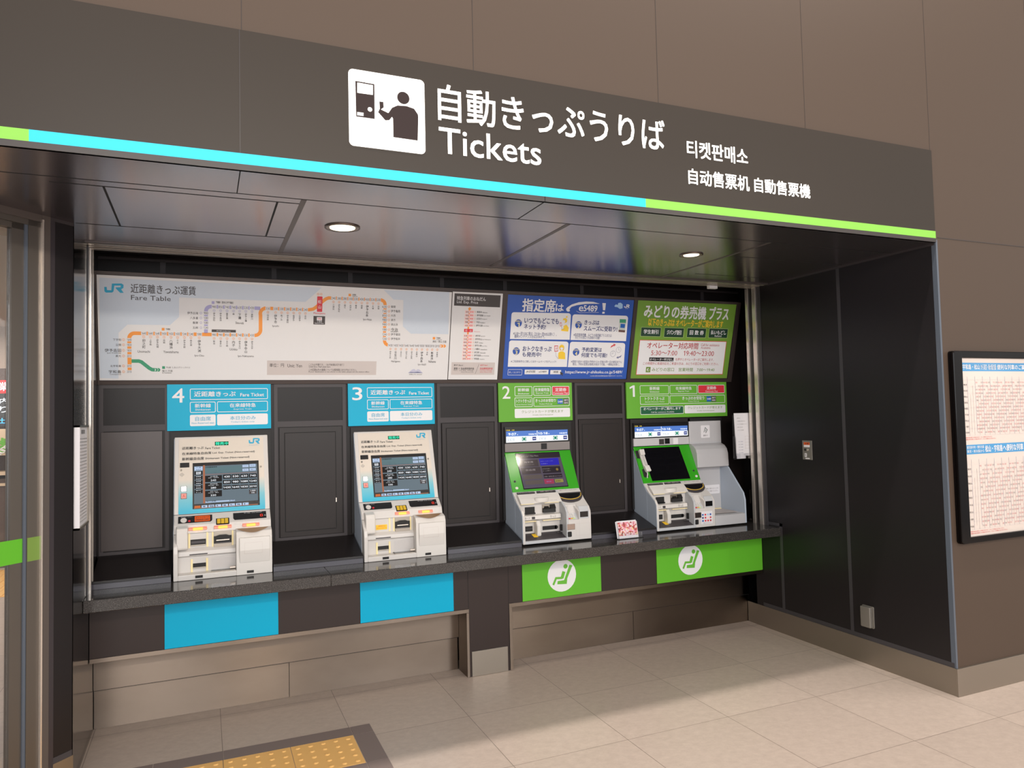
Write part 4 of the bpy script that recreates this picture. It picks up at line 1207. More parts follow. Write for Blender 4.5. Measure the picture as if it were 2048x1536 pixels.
A_PANEL = [
('T','black',4,0.0386,0.3599,0.1483,0.3753,'近距離きっぷ',0.03),
('T','black',4,0.1568,0.3576,0.2338,0.3696,'Fare Ticket',0.02),
('T','black',4,0.0388,0.3289,0.1874,0.3435,'在来線特急自由席',0.03),
('T','black',4,0.1938,0.3278,0.4178,0.3403,'Ltd. Exp. Ticket (Non-reserved)',0.02),
('T','black',4,0.0389,0.2974,0.1492,0.3145,'新幹線自由席',0.03),
('T','black',4,0.1565,0.296,0.3886,0.3095,'Shinkansen Ticket (Non-reserved)',0.02),
('P','jr',3,((0.3863,0.403),(0.3941,0.4027),(0.395,0.3913),(0.4082,0.3901),(0.4105,0.4141),(0.4407,0.4134),(0.447,0.4081),(0.4461,0.3971),(0.439,0.3923),(0.4465,0.3793),(0.4355,0.3798),(0.4223,0.3963),(0.4224,0.4),(0.4369,0.3998),(0.4382,0.4058),(0.4179,0.4065),(0.4151,0.3859),(0.4103,0.3817),(0.3913,0.3821),(0.3868,0.3869))),
('T','jr',4,0.387,0.3701,0.4412,0.3736,'JR SHIKOKU',0),
('R','ledbg',2,0.2069,0.3775,0.2786,0.3995),
('T','led',4,0.2099,0.3793,0.2765,0.3969,'発売中',0.03),
]
A_SCREEN = [
('R','scr_bg',1,0.0991,0.0507,0.4283,0.2621),
('R','scr_or',2,0.1446,0.0521,0.1546,0.266),
('R','scr_or',2,0.1453,0.2114,0.4258,0.2131),
('R','scr_or',1,0.0991,0.031,0.4274,0.0262),
('R','scr_teal',2,0.1544,0.2187,0.3475,0.2564),
('R','scr_lb',3,0.1009,0.2379,0.1421,0.2596),
('T','scr_k',5,0.1088,0.2525,0.1342,0.2569,'片道',0.03),
('T','scr_k',5,0.1088,0.2406,0.1341,0.2449,'乗車券',0.03),
('R','scr_k',3,0.1009,0.2123,0.142,0.2335),
('T','scr_w',5,0.1088,0.2149,0.1341,0.2308,'指定席券',0.03),
('R','scr_k',3,0.1009,0.1858,0.1419,0.2075),
('T','scr_w',5,0.1087,0.2004,0.134,0.2048,'新幹線',0.03),
('T','scr_w',5,0.1087,0.1885,0.134,0.1928,'自由席',0.03),
('R','scr_k',3,0.1009,0.1601,0.1418,0.1819),
('T','scr_w',5,0.1087,0.1748,0.1339,0.1792,'在来線',0.03),
('T','scr_w',5,0.1087,0.1627,0.1339,0.1671,'特急券',0.03),
('R','scr_k',3,0.1009,0.1348,0.1417,0.1555),
('T','scr_w',5,0.1087,0.1489,0.1338,0.1528,'回数',0.03),
('T','scr_w',5,0.1087,0.1374,0.1338,0.1412,'乗車券',0.03),
('R','scr_k',3,0.1008,0.1102,0.1416,0.1298),
('T','scr_w',5,0.1086,0.1238,0.1337,0.1272,'割引',0.03),
('T','scr_w',5,0.1086,0.1127,0.1337,0.1161,'きっぷ',0.03),
('T','scr_k',5,0.1562,0.2501,0.2168,0.2581,'近距離乗車券',0.02),
('T','scr_k',5,0.1562,0.235,0.2765,0.2344,'お求めの金額のボタンを押してください',0),
('T','scr_k',5,0.1561,0.2281,0.2446,0.2294,'おつりのいる時は先に押して',0),
('T','scr_k',5,0.1561,0.2211,0.3257,0.2184,'こちらから先に金額ボタンを押すこともできます Please select',0),
('R','scr_lb',3,0.3502,0.244,0.3824,0.2585),
('T','scr_k',5,0.3556,0.2483,0.377,0.2536,'English',0),
('R','scr_lb',3,0.3874,0.2447,0.4202,0.2609),
('T','scr_k',5,0.3928,0.249,0.4147,0.256,'한국어',0),
('R','scr_lb',3,0.3497,0.2216,0.3819,0.236),
('T','scr_k',5,0.3551,0.2258,0.3764,0.2311,'簡体中文',0),
('R','scr_lb',3,0.3875,0.2228,0.4205,0.2372),
('T','scr_k',5,0.3929,0.227,0.415,0.2323,'繁體中文',0),
('R','scr_k',3,0.1547,0.1696,0.2415,0.2052),
('T','scr_w',5,0.1806,0.1978,0.2191,0.2026,'三津浜',0.02),
('T','scr_w',5,0.1706,0.1902,0.2247,0.1941,'市坪・北伊予',0.02),
('T','scr_w',5,0.1832,0.1733,0.2109,0.1829,'240',0.04),
('R','scr_k',3,0.1545,0.1277,0.2409,0.1627),
('T','scr_w',5,0.1803,0.1556,0.2186,0.1602,'伊予和気',0.02),
('T','scr_w',5,0.1703,0.1481,0.2243,0.1518,'伊予横田・堀江',0.02),
('T','scr_w',5,0.1829,0.1312,0.2105,0.1407,'280',0.04),
('R','scr_k',3,0.1543,0.0861,0.2404,0.1205),
('T','scr_w',5,0.18,0.1137,0.2182,0.1181,'伊予市・鳥ノ木',0.02),
('T','scr_w',5,0.1701,0.1063,0.2238,0.1097,'光洋台・粟井',0.02),
('T','scr_w',5,0.1826,0.0895,0.2101,0.0988,'330',0.04),
('R','scr_k',3,0.2469,0.1834,0.2882,0.2064),
('T','scr_w',5,0.2525,0.1894,0.2826,0.2004,'430',0.04),
('R','scr_k',3,0.2919,0.1831,0.3336,0.2062),
('T','scr_w',5,0.2975,0.1891,0.328,0.2001,'530',0.04),
('R','scr_k',3,0.3373,0.1827,0.3794,0.2059),
('T','scr_w',5,0.3429,0.1888,0.3737,0.1998,'630',0.04),
('R','scr_k',3,0.383,0.1824,0.4256,0.2057),
('T','scr_w',5,0.3888,0.1884,0.4198,0.1995,'740',0.04),
('R','scr_k',3,0.2466,0.1529,0.2877,0.1757),
('T','scr_w',5,0.2521,0.1589,0.2822,0.1697,'850',0.04),
('R','scr_k',3,0.2914,0.1525,0.333,0.1753),
('T','scr_w',5,0.297,0.1584,0.3274,0.1693,'980',0.04),
('R','scr_k',3,0.3367,0.152,0.3787,0.1749),
('T','scr_w',5,0.3388,0.1582,0.3765,0.1687,'1080',0.04),
('R','scr_k',3,0.3823,0.1515,0.4248,0.1746),
('T','scr_w',5,0.3845,0.1577,0.4226,0.1683,'1240',0.04),
('R','scr_k',3,0.2462,0.1226,0.2873,0.1452),
('T','scr_w',5,0.2483,0.1287,0.2851,0.139,'1430',0.04),
('R','scr_k',3,0.2909,0.122,0.3324,0.1446),
('T','scr_w',5,0.293,0.1281,0.3303,0.1385,'1640',0.04),
('R','scr_k',3,0.3361,0.1214,0.378,0.1441),
('T','scr_w',5,0.3382,0.1276,0.3758,0.1379,'1830',0.04),
('R','scr_k',3,0.3816,0.1208,0.424,0.1436),
('T','scr_w',5,0.3838,0.127,0.4218,0.1374,'2010',0.04),
('R','scr_brn',3,0.382,0.0889,0.4214,0.1136),
('T','scr_w',5,0.3876,0.1037,0.4166,0.1113,'入場券',0.02),
('T','scr_w',5,0.3938,0.0919,0.411,0.099,'190',0.02),
('R','scr_lb',3,0.1563,0.055,0.3066,0.062),
('T','scr_k',5,0.1608,0.0577,0.2092,0.0646,'投入金額',0.02),
('T','scr_k',5,0.2787,0.0552,0.3032,0.0622,'0 円',0.02),
('R','scr_or2',3,0.1008,0.0303,0.1312,0.0415),
('R','scr_lb',3,0.1367,0.0283,0.1658,0.0421),
('P','scr_k',5,((0.1445,0.0308),(0.1473,0.0306),(0.1484,0.036),(0.146,0.0404),(0.1434,0.0364))),
('P','scr_k',5,((0.1512,0.0303),(0.154,0.0301),(0.1551,0.0355),(0.1526,0.04),(0.1501,0.0359))),
('R','scr_lb',3,0.1713,0.0283,0.2005,0.0421),
('P','scr_k',5,((0.1791,0.0308),(0.1819,0.0306),(0.1831,0.036),(0.1806,0.0404),(0.178,0.0363))),
('P','scr_k',5,((0.1858,0.0303),(0.1886,0.0301),(0.1898,0.0355),(0.1873,0.04),(0.1848,0.0359))),
('P','scr_k',5,((0.1926,0.0298),(0.1954,0.0296),(0.1965,0.035),(0.1941,0.0395),(0.1915,0.0354))),
('R','scr_lb',3,0.206,0.0282,0.2356,0.0421),
('P','scr_k',5,((0.214,0.0307),(0.2168,0.0305),(0.218,0.036),(0.2155,0.0404),(0.2129,0.0363))),
('P','scr_k',5,((0.2207,0.0309),(0.223,0.0307),(0.223,0.0344),(0.2208,0.0345))),
('R','scr_lb',3,0.2411,0.0282,0.2708,0.0421),
('P','scr_k',5,((0.249,0.0307),(0.2519,0.0305),(0.2531,0.0359),(0.2506,0.0404),(0.248,0.0363))),
('P','scr_k',5,((0.2558,0.0302),(0.2587,0.03),(0.2599,0.0355),(0.2574,0.04),(0.2548,0.0358))),
('P','scr_k',5,((0.2558,0.0308),(0.2581,0.0307),(0.2582,0.0344),(0.2559,0.0345))),
('R','scr_lb',3,0.2763,0.0281,0.3063,0.0421),
('P','scr_k',5,((0.2843,0.0307),(0.2872,0.0305),(0.2884,0.0359),(0.2859,0.0404),(0.2833,0.0363))),
('P','scr_k',5,((0.2912,0.0308),(0.2935,0.0306),(0.2935,0.0343),(0.2913,0.0345))),
('P','scr_k',5,((0.2963,0.0304),(0.2986,0.0303),(0.2987,0.034),(0.2964,0.0341))),
('R','scr_lb',3,0.3118,0.0281,0.342,0.0421),
('P','scr_k',5,((0.3199,0.0306),(0.3228,0.0304),(0.324,0.0359),(0.3215,0.0404),(0.3188,0.0363))),
('P','scr_k',5,((0.3268,0.0301),(0.3297,0.0299),(0.3309,0.0354),(0.3284,0.04),(0.3257,0.0358))),
('P','scr_k',5,((0.3268,0.0308),(0.3291,0.0306),(0.3292,0.0343),(0.3269,0.0345))),
('P','scr_k',5,((0.332,0.0304),(0.3343,0.0302),(0.3344,0.0339),(0.3321,0.0341))),
('R','scr_lb',3,0.3475,0.0281,0.378,0.0421),
('P','scr_k',5,((0.3557,0.0306),(0.3586,0.0304),(0.3599,0.0359),(0.3574,0.0404),(0.3547,0.0363))),
]
B_DISPLAY = [
('T','scr_yel',4,0.0059,0.1373,0.0654,0.1446,'宇和島\u3000方面',0.03),
('P','scr_hd',1,((0.0066,0.1347),(0.4636,0.1344),(0.4636,0.0981),(0.0064,0.0997))),
('P','scr_white',1,((0.0064,0.0997),(0.4636,0.0981),(0.4644,0.0619),(0.0058,0.0596))),
('R','scr_white',2,0.231,0.0956,0.2349,0.1334),
('T','scr_white',4,0.022,0.1063,0.079,0.1227,'9:07',0.04),
('T','scr_white',4,0.0835,0.1063,0.0922,0.1132,'発',0),
('T','scr_white',4,0.1679,0.1049,0.226,0.1155,'宇和海7号',0.03),
('T','scr_white',4,0.2389,0.1059,0.3103,0.1209,'10:18',0.04),
('T','scr_white',4,0.3151,0.1062,0.3241,0.1132,'発',0),
('T','scr_white',4,0.3989,0.1052,0.4577,0.1157,'宇和海9号',0.03),
('T','scr_grey',4,0.0126,0.0671,0.0674,0.0873,'宇和島',0),
('T','scr_grey',4,0.2422,0.0682,0.2994,0.0868,'宇和島',0),
('T','scr_grey',4,0.0964,0.0681,0.1162,0.0739,'自由席',0),
('T','scr_grey',4,0.3303,0.0685,0.3471,0.0746,'指定席',0),
('R','scr_grn',2,0.1206,0.0666,0.1514,0.093),
('RI','scr_white',3,0.136,0.0798,0.0125,0.0025),
('R','scr_grn',2,0.3524,0.0671,0.3844,0.094),
('RI','scr_white',3,0.3684,0.0805,0.0125,0.0025),
('R','scr_nvy',2,0.1965,0.0685,0.2247,0.0925),
('R','scr_white',3,0.2004,0.0789,0.2208,0.0821),
('R','scr_nvy',2,0.4285,0.0681,0.4578,0.0926),
('R','scr_white',3,0.4326,0.0787,0.4537,0.082),
]
B_SCREEN = [
('P','bs_bg',1,((0.0757,0.2394),(0.3998,0.2383),(0.4043,0.0185),(0.0846,0.0185))),
('P','bs_dark',2,((0.0752,0.2623),(0.3993,0.2618),(0.3968,0.2258),(0.0759,0.2271))),
('P','bs_box',3,((0.0858,0.2172),(0.2249,0.2163),(0.2238,0.167),(0.0873,0.1697))),
('P','bs_blue',3,((0.2368,0.221),(0.3808,0.2212),(0.3779,0.1713),(0.2374,0.1715))),
('P','bs_box',3,((0.0913,0.1635),(0.2308,0.1631),(0.2308,0.1159),(0.0932,0.1151))),
('P','bs_dark',3,((0.2426,0.1625),(0.3789,0.1605),(0.3787,0.1145),(0.2426,0.1159))),
('P','bs_box2',3,((0.0973,0.1097),(0.2327,0.1088),(0.2324,0.0793),(0.0978,0.0795))),
('P','bs_dark',3,((0.2432,0.1075),(0.3798,0.1074),(0.3796,0.0811),(0.2435,0.0811))),
('P','bs_box2',3,((0.1014,0.0717),(0.2322,0.0707),(0.2312,0.0432),(0.1021,0.0428))),
('P','bs_red',3,((0.2388,0.0731),(0.3107,0.0723),(0.3088,0.0401),(0.2396,0.041))),
('P','bs_yel',3,((0.3172,0.0691),(0.3784,0.0689),(0.3794,0.0462),(0.318,0.0454))),
('T','bs_txt',5,0.1225,0.1933,0.1891,0.2075,'指定席',0.02),
('T','bs_txt',5,0.1238,0.1375,0.1933,0.1511,'自由席',0.02),
('T','bs_lt',5,0.2419,0.1988,0.336,0.2037,'予約したきっぷの',0),
('T','bs_lt',5,0.2443,0.181,0.2918,0.1871,'お受取り',0),
('T','bs_txt',5,0.2442,0.1431,0.3084,0.1494,'特急回数・',0),
('T','bs_txt',5,0.2446,0.1291,0.3033,0.1356,'きっぷ購入',0),
('C','bs_gold',5,0.3527,0.1389,0.009),
('T','bs_txt',5,0.1251,0.1809,0.192,0.1851,'Reserved seat',0),
('T','bs_txt',5,0.2467,0.0872,0.374,0.0955,'定期券・乗車券の購入はこちらから',0),
('T','bs_txt',5,0.0805,0.2374,0.2358,0.2513,'メインメニュー Main Menu',0),
('T','bs_lt',5,0.2547,0.0521,0.2886,0.0587,'取消',0),
('T','bs_dark',5,0.3229,0.0507,0.3583,0.0614,'操作案内',0),
]
PANELS = {'fare':((0.0074,0.5715),(0.0068,0.0075),(1.9688,0.0067),(1.9501,0.5665)),'price':((1.9687,0.5713),(1.9669,0.0083),(2.3102,0.0063),(2.3111,0.5729)),'blue':((2.3471,0.5694),(2.3483,0.0108),(3.3034,0.009),(3.3058,0.5708)),'green':((3.3393,0.5722),(3.3388,0.0124),(4.1981,0.0133),(4.2051,0.5743))}
A_FEAT = {'sensor':(0.028,0.2582,0.0752,0.285),'key':(0.0286,0.2379,0.0405,0.2492),'lock':(0.4426,0.238,0.4537,0.2495),'speaker':(0.0241,0.2072,0.0508,0.2274),'btnw':(0.0346,0.1242,0.0607,0.152),'btnp':(0.0348,0.0855,0.0608,0.1134),'screen':(0.0947,0.0268,0.4353,0.278)}
B_FEAT = {'s_tl':(0.0726,0.267),'s_tr':(0.3991,0.2655),'s_br':(0.4084,0.0131),'s_bl':(0.0797,0.012),'cam':(0.0298,0.071),'led':(0.034,0.0251)}


# ================================================================== SETTING
b = MB(); b.add([(-9, -9, 0), (5, -9, 0), (5, 9, 0), (-9, 9, 0)], [(0, 1, 2, 3)], 'floor'); struct(b.build('floor'))
ZS = 2.439
# hall wall above the sign and right of the niche
b = MB(); b.box(-8, 4, .012, .30, 2.949, 6.5, 'hallwall')
for xx in (-5.3, -4.44, -3.555, -2.67, -1.776, -.899, 0.0, .885): b.box(xx - .001, xx + .001, .0112, .02, 2.952, 6.5, 'lip')
struct(b.build('wall_front'))
b = MB(); b.box(.0, 4, .006, .0115, 0, 2.949, 'hallwall'); b.box(.165, 4, .0115, .30, 0, 2.949, 'hallwall')
b.box(.885, .889, .0045, .02, .15, 2.94, 'lip'); b.box(.02, 4, .0045, .02, 2.466, 2.470, 'lip')
b.box(-.001, .012, .003, .03, .146, 2.455, 'cornertrim')
struct(b.build('wall_right_front'))
# niche side wall on the right: front jamb and the part behind the shutter guide
b = MB(); b.box(0, .16, .012, 1.516, 0, ZS + .1, 'jamb'); 
for y0, z0, z1 in ((.675, .146, ZS), (1.252, .146, .66)): b.box(-.0015, .01, y0 - .012, y0 + .012, z0, z1, 'joint2')
b.box(-.0015, .01, 1.24, 1.264, .66, .755, 'joint2'); b.box(-.0015, .01, 1.24, 1.38, .735, .755, 'joint2')
b.box(-.0018, .01, .012, 1.45, .146, .172, 'joint2'); b.box(-.0018, .01, .012, 1.3, ZS - .012, ZS, 'joint')
struct(b.build('wall_right'))
b = MB(); b.box(.145, .3, 1.517, 1.9, 0, ZS + .1, 'jamb'); struct(b.build('wall_right_inner'))
b = MB(); b.box(-.006, .0, .0, 1.61, 0, .146, 'steel2'); struct(b.build('baseboard_right'))
b = MB(); b.box(-.008, 4, -.008, .006, 0, .146, 'steel2'); struct(b.build('baseboard_front', bevel=.001))
# back wall with its joint strips
YW = 1.77
b = MB(); b.box(-4.30, .25, YW, YW + .12, 0, 2.6, 'dark')
for xx in (-3.892, -3.299, -2.851, -2.262, -1.82, -1.235, -.793, -.201):
    b.box(xx - .014, xx + .014, YW - .004, YW + .01, 2.30, 2.462, 'joint')
for x0, x1 in ((-4.2, -3.868), (-3.302, -2.893), (-2.306, -1.902), (-1.312, -.92)):
    b.box(x0, x1, YW - .006, YW + .01, 1.512, 1.545, 'joint')
    b.box(x0 - .004, x0 + .016, YW - .005, YW + .01, .845, 1.775, 'joint'); b.box(x1 - .016, x1 + .004, YW - .005, YW + .01, .845, 1.775, 'joint')
    b.box(x0, x1, YW - .006, YW + .01, .845, .866, 'joint'); b.box(x0, x1, YW - .006, YW + .01, 1.745, 1.775, 'joint')
b.box(-4.21, .145, YW - .006, YW + .01, 2.452, 2.466, 'joint')
struct(b.build('wall_back'))
# niche side wall on the left (polished) and the 45 degree wall that runs from it to the sliding door
b = MB(); b.box(-4.36, -4.21, .975, YW + .05, 0, ZS, 'polish'); struct(b.build('wall_left'))
Q = math.sqrt(.5)
DT = frame((-4.21, .955, 0), (Q, Q, 0), (0, 0, 1))          # u = -s along the 45 degree wall, v up, d out into the hall
b = MB(DT); b.slab([(-.087, .15), (.0, .15), (.0, ZS), (-.087, ZS)], -.15, .0, 'jamb')
b.slab([(-.107, .0), (-.085, .0), (-.085, ZS), (-.107, ZS)], -.15, .002, 'bluegrey'); b.slab([(-.087, .146), (.0, .146), (.0, .17), (-.087, .17)], -.14, .0015, 'joint2')
b.slab([(-.107, ZS - .014), (.0, ZS - .014), (.0, ZS), (-.107, ZS)], -.1, .0025, 'joint')
struct(b.build('wall_diagonal'))
b = MB(DT); b.slab([(-.087, 0), (.003, 0), (.003, .146), (-.087, .146)], -.15, .004, 'steel2'); struct(b.build('baseboard_left'))
# ceiling of the niche: steel sheets with joints, a hatch outline and the band behind the sign
b = MB(); b.box(-9, 0.16, .012, 1.29, ZS, ZS + .15, 'soffit'); b.box(-4.3, .3, 1.46, 1.9, 2.478, 2.62, 'dark'); b.box(-9, -4.36, 1.29, 9, 2.70, 2.8, 'officeceil')
for xx in (-3.309, -2.108, -.90): b.box(xx - .011, xx + .011, .285, 1.29, ZS - .0012, ZS + .01, 'strip')
b.box(-9, 0, .281, .2845, ZS - .001, ZS + .01, 'blackline')
for xx in (-2.369, -3.563): b.box(xx - .002, xx + .002, .013, .282, ZS - .001, ZS + .01, 'blackline')
for x0, x1, y0, y1 in ((-4.031, -4.023, .350, .947), (-3.410, -3.402, .350, .947), (-4.2, -3.32, .347, .352), (-4.2, -3.32, .945, .950)):
    b.box(x0, x1, y0, y1, ZS - .001, ZS + .01, 'blackline')
b.box(-.75, -.02, 1.12, 1.124, ZS - .001, ZS + .01, 'blackline'); b.box(-.86, -.02, .62, .6235, ZS - .001, ZS + .01, 'blackline')
struct(b.build('ceiling'))
# roller shutter track across the ceiling and guides down both sides
b = MB(); b.box(-4.21, 0, 1.29, 1.46, ZS + .004, ZS + .06, 'darkrail')
for y0, y1, mm in ((1.285, 1.305, 'strip'), (1.318, 1.352, 'chrome'), (1.372, 1.395, 'chrome'), (1.425, 1.462, 'chrome')): b.box(-4.21, 0, y0, y1, ZS - .006, ZS + .03, mm)
struct(b.build('trim_1'))
for nm, X, sgn in (('trim_2', 0.0, -1), ('trim_3', -4.21, 1)):
    b = MB()
    for y0, y1, h, mm in ((1.372, 1.412, .004, 'joint2'), (1.413, 1.446, .012, 'chrome'), (1.446, 1.492, .002, 'darkrail'), (1.492, 1.516, .012, 'chrome')):
        xa, xb = sorted((X, X + sgn * h)); b.box(xa, xb, y0, y1, .728, ZS, mm)
    struct(b.build(nm))

# ---- sliding door in the 45 degree wall and what shows behind its glass
dr = bpy.data.objects.new('door_1', None); COL.objects.link(dr); dr['_o'] = (0, 0, 0); struct(dr)
b = MB(DT)
b.slab([(-.143, 0), (-.107, 0), (-.107, ZS), (-.143, ZS)], -.12, .004, 'brownmetal'); b.slab([(-.1435, 0), (-.137, 0), (-.137, 2.42), (-.1435, 2.42)], -.01, .007, 'chrome')
b.slab([(-.196, 0), (-.143, 0), (-.143, 2.409), (-.196, 2.409)], -.10, -.004, 'poststeel')
b.slab([(-1.6, 2.386), (-.143, 2.386), (-.143, 2.409), (-1.6, 2.409)], -.10, -.004, 'poststeel'); b.slab([(-1.6, 2.409), (-.107, 2.409), (-.107, ZS), (-1.6, ZS)], -.12, .002, 'brownmetal')
b.build('door_frame', dr)
b = MB(DT)
b.slab([(-.257, .02), (-.208, .02), (-.208, 2.386), (-.257, 2.386)], -.045, -.015, 'poststeel'); b.slab([(-.208, .02), (-.196, .02), (-.196, 2.386), (-.208, 2.386)], -.04, -.008, 'cornertrim')
b.slab([(-1.5, 2.362), (-.208, 2.362), (-.208, 2.386), (-1.5, 2.386)], -.045, -.015, 'poststeel'); b.slab([(-1.5, .02), (-.257, .02), (-.257, .12), (-1.5, .12)], -.045, -.015, 'poststeel')
b.build('door_leaf_frame', dr)
b = MB(DT); b.slab([(-1.5, .12), (-.257, .12), (-.257, 2.362), (-1.5, 2.362)], -.034, -.027, 'glass'); lab(b.build('glass_pane', dr), 'clear glass pane')
b = MB(DT); b.slab([(-1.5, 1.0), (-.208, 1.0), (-.208, 1.096), (-1.5, 1.096)], -.0148, -.0135, 'aprongreen'); lab(b.build('green_band', dr), 'bright green band across the glass at waist height')
b = MB(DT); b.slab([(-.194, 1.0), (-.1435, 1.0), (-.1435, 1.096), (-.194, 1.096)], -.004, -.0033, 'dimgreen' if 'dimgreen' in MT else 'green3'); lab(b.build('painted_reflection', dr), 'dim green strip painted on the post as a reflection of the glass band')  # reflection of the green band, painted on as a dim strip
b = MB(); b.box(-7.5, -4.4, 7.2, 7.3, 0, 2.7, 'brownwood'); b.box(-7.5, -4.4, 7.19, 7.2, 2.22, 2.7, 'beige'); struct(b.build('wall_office'))

# ================================================================== SIGN OVER THE NICHE
t = thing('station_sign', 'long dark brown header sign over the niche reading Tickets, with a lit white pictogram', 'sign', (-2.0, 0, ZS))
b = MB(); b.box(-8, -.004, .0, .012, ZS, 2.949, 'header'); b.box(-3.5645, -3.5615, -.0006, .01, 2.46, 2.949, 'lip')
b.box(-8, -.006, -.004, .012, ZS, 2.4605, 'lip'); b.box(-2.3705, -2.3675, -.005, .01, ZS, 2.4605, 'blackline'); b.build('panel', t)
b = MB(); b.box(-4.197, -1.8705, -.002, .008, 2.461, 2.500, 'cyanlit'); lab(b.build('colour_stripe', t), 'lit cyan stripe')
b = MB(); b.box(-1.8705, -.0045, -.002, .008, 2.461, 2.500, 'greenlit'); lab(b.build('colour_stripe', t), 'lit green stripe at the right end')
b = MB(); b.box(-8, -4.197, -.002, .008, 2.461, 2.500, 'greenlit'); lab(b.build('colour_stripe', t), 'lit green stripe at the left end')
HT = plane_x(-5, (0, 0), (0, 1))
k = HEADER.index('TXT')
b = MB(HT); b.slab(rrect(1.8212, 2.5771, 2.117, 2.8713, .018, 8), -.004, .003, 'glow'); b.print_(HEADER[:k], .0028); lab(b.build('pictogram', t), 'white lit square with a person at a ticket machine')
for e in HEADER[k + 1:]:
    b = MB(HT); b.print_([e], .001); b.build('lettering', t)

# ================================================================== DOWNLIGHTS
for (x, y, rr), lb in (((-3.09, .665, .080), 'round recessed downlight above the blue ticket machines'), ((-1.13, .66, .066), 'round recessed downlight near the right end of the niche ceiling')):
    t = thing('downlight', lb, 'ceiling light', (x, y, ZS), 'downlights in the niche ceiling')
    b = MB(); b.lathe([(rr, .0), (rr + .001, -.004), (rr - .012, -.006), (rr - .02, -.002), (rr - .024, -.001)], (x, y, ZS), 'downring'); b.build('trim_ring', t, smooth=True)
    b = MB(); b.cyl((x, y, ZS - .0045), (0, 0, 1), rr - .022, rr - .022, .003, 'downlamp'); b.build('lens', t)
    L = bpy.data.lights.new('downlight_beam', 'SPOT'); L.energy = 20; L.color = (1.0, .88, .74); L.spot_size = 2.3; L.spot_blend = .8; L.shadow_soft_size = .05
    o = bpy.data.objects.new('downlight_beam', L); COL.objects.link(o); o.location = (0, 0, -.02); o.parent = t

# ================================================================== COUNTER
t = thing('granite_worktop', 'speckled dark granite worktop running the whole width of the niche', 'worktop', (-2.1, 1.45, .669))
for x0, x1 in ((-4.21, -3.0705), (-3.0695, -.0015)):
    b = MB(); b.box(x0, x1, 1.25, 1.7635, .669, .728, 'granite'); b.build('slab', t, bevel=.003)
for x0, x1 in ((-4.205, -3.845), (-3.34, -2.852), (-2.345, -1.862), (-1.365, -.866)):
    b = MB(); b.prism([(1.487, .7281), (1.487, .756), (1.7635, .756), (1.7635, .7281)], x0, x1, 'riser'); b.prism([(1.484, .7565), (1.484, .769), (1.7635, .85), (1.7635, .7565)], x0, x1, 'ledge')
    lab(b.build('sloping_ledge', t, bevel=.001), 'black sloping ledge between machines')
t = thing('counter_base', 'dark counter front with stainless steel kick recess under the granite worktop', 'counter', (-2.1, 1.45, 0))
b = MB()
for x0, x1, z0 in ((-4.208, -2.249, .40), (-2.249, -1.955, .0), (-1.955, -.002, .40)): b.box(x0, x1, 1.45, 1.60, z0, .669, 'apron')
for xx in (-2.236, -1.975): b.box(xx - .0012, xx + .0012, 1.4492, 1.46, .0, .669, 'blackline')
b.build('apron', t)
b = MB(); b.box(-2.222, -1.990, 1.444, 1.452, .001, .147, 'steel2'); lab(b.build('plinth_plate', t, bevel=.001), 'small stainless plate at the foot of the pier')
b = MB(); b.box(-4.208, -2.235, 1.444, 1.60, .379, .401, 'steel'); b.box(-2.251, -2.235, 1.444, 1.60, .001, .3785, 'steel'); b.build('steel_trim', t, bevel=.001)
b = MB(); b.box(-1.975, -.003, 1.444, 1.60, .379, .401, 'steel'); b.box(-1.975, -1.955, 1.444, 1.60, .001, .3785, 'steel'); b.build('steel_trim', t, bevel=.001)
for x0, x1 in ((-4.208, -2.252), (-1.954, -.004)):
    b = MB(); b.box(x0, x1, 1.596, 1.66, .199, .378, 'steel'); b.box(x0, x1, 1.6, 1.66, .1955, .1988, 'blackline'); b.build('upper_kick_panel', t)
for x0, x1 in ((-4.2075, -3.252), (-3.249, -2.252), (-1.954, -.992), (-.989, -.004)):
    b = MB(); b.box(x0, x1, 1.614, 1.67, .001, .195, 'steel'); b.build('lower_kick_panel', t)
for x0, x1, mm, lb in ((-3.874, -3.321, 'apronblue', 'bright blue panel on the counter front below machine 4'), (-2.880, -2.330, 'apronblue', 'bright blue panel on the counter front below machine 3'),
                       (-1.884, -1.329, 'aprongreen', 'green panel with white seat symbol below machine 2'), (-.901, -.003, 'aprongreen', 'wide green panel with white seat symbol below machine 1')):
    b = MB(); b.box(x0, x1, 1.444, 1.4495, .4025, .667, mm)
    if mm == 'aprongreen':
        cx = -1.611 if x0 < -1.5 else -.627
        b.T = plane_x(cx, (1.444, .534), (1.444, 1)); b.print_(SEAT)
    tag(b.build('apron_sign', bevel=.0008), lb, 'sign', 'coloured panels on the counter front')

# ================================================================== BOARDS ABOVE THE MACHINES
FT = plane_x(-4.207, (1.755, 1.782), (1.62, 2.341))
t = thing('display_case', 'long tilted dark brown display frame holding the fare table and posters', 'frame', (-2.1, 1.765, 1.765))
b = MB(FT); b.slab([(-.002, -.016), (4.243, -.016), (4.243, .592), (-.002, .592)], -.03, -.006, 'frame'); b.build('backing', t)
b = MB(); b.prism([(1.766, 1.772), (1.766, 2.36), (1.655, 2.345), (1.785 - .01, 1.772)], -4.206, .034, 'frame'); b.build('housing', t)
for u0, u1, v0, v1 in ((-.002, 4.243, -.016, .006), (-.002, 4.243, .575, .592), (-.002, .006, .006, .575), (2.312, 2.346, .006, .575), (3.307, 3.338, .006, .575), (4.206, 4.243, .006, .575)):
    b = MB(FT); b.slab([(u0, v0), (u1, v0), (u1, v1), (u0, v1)], -.0058, .004, 'frame'); b.build('frame_rail', t)
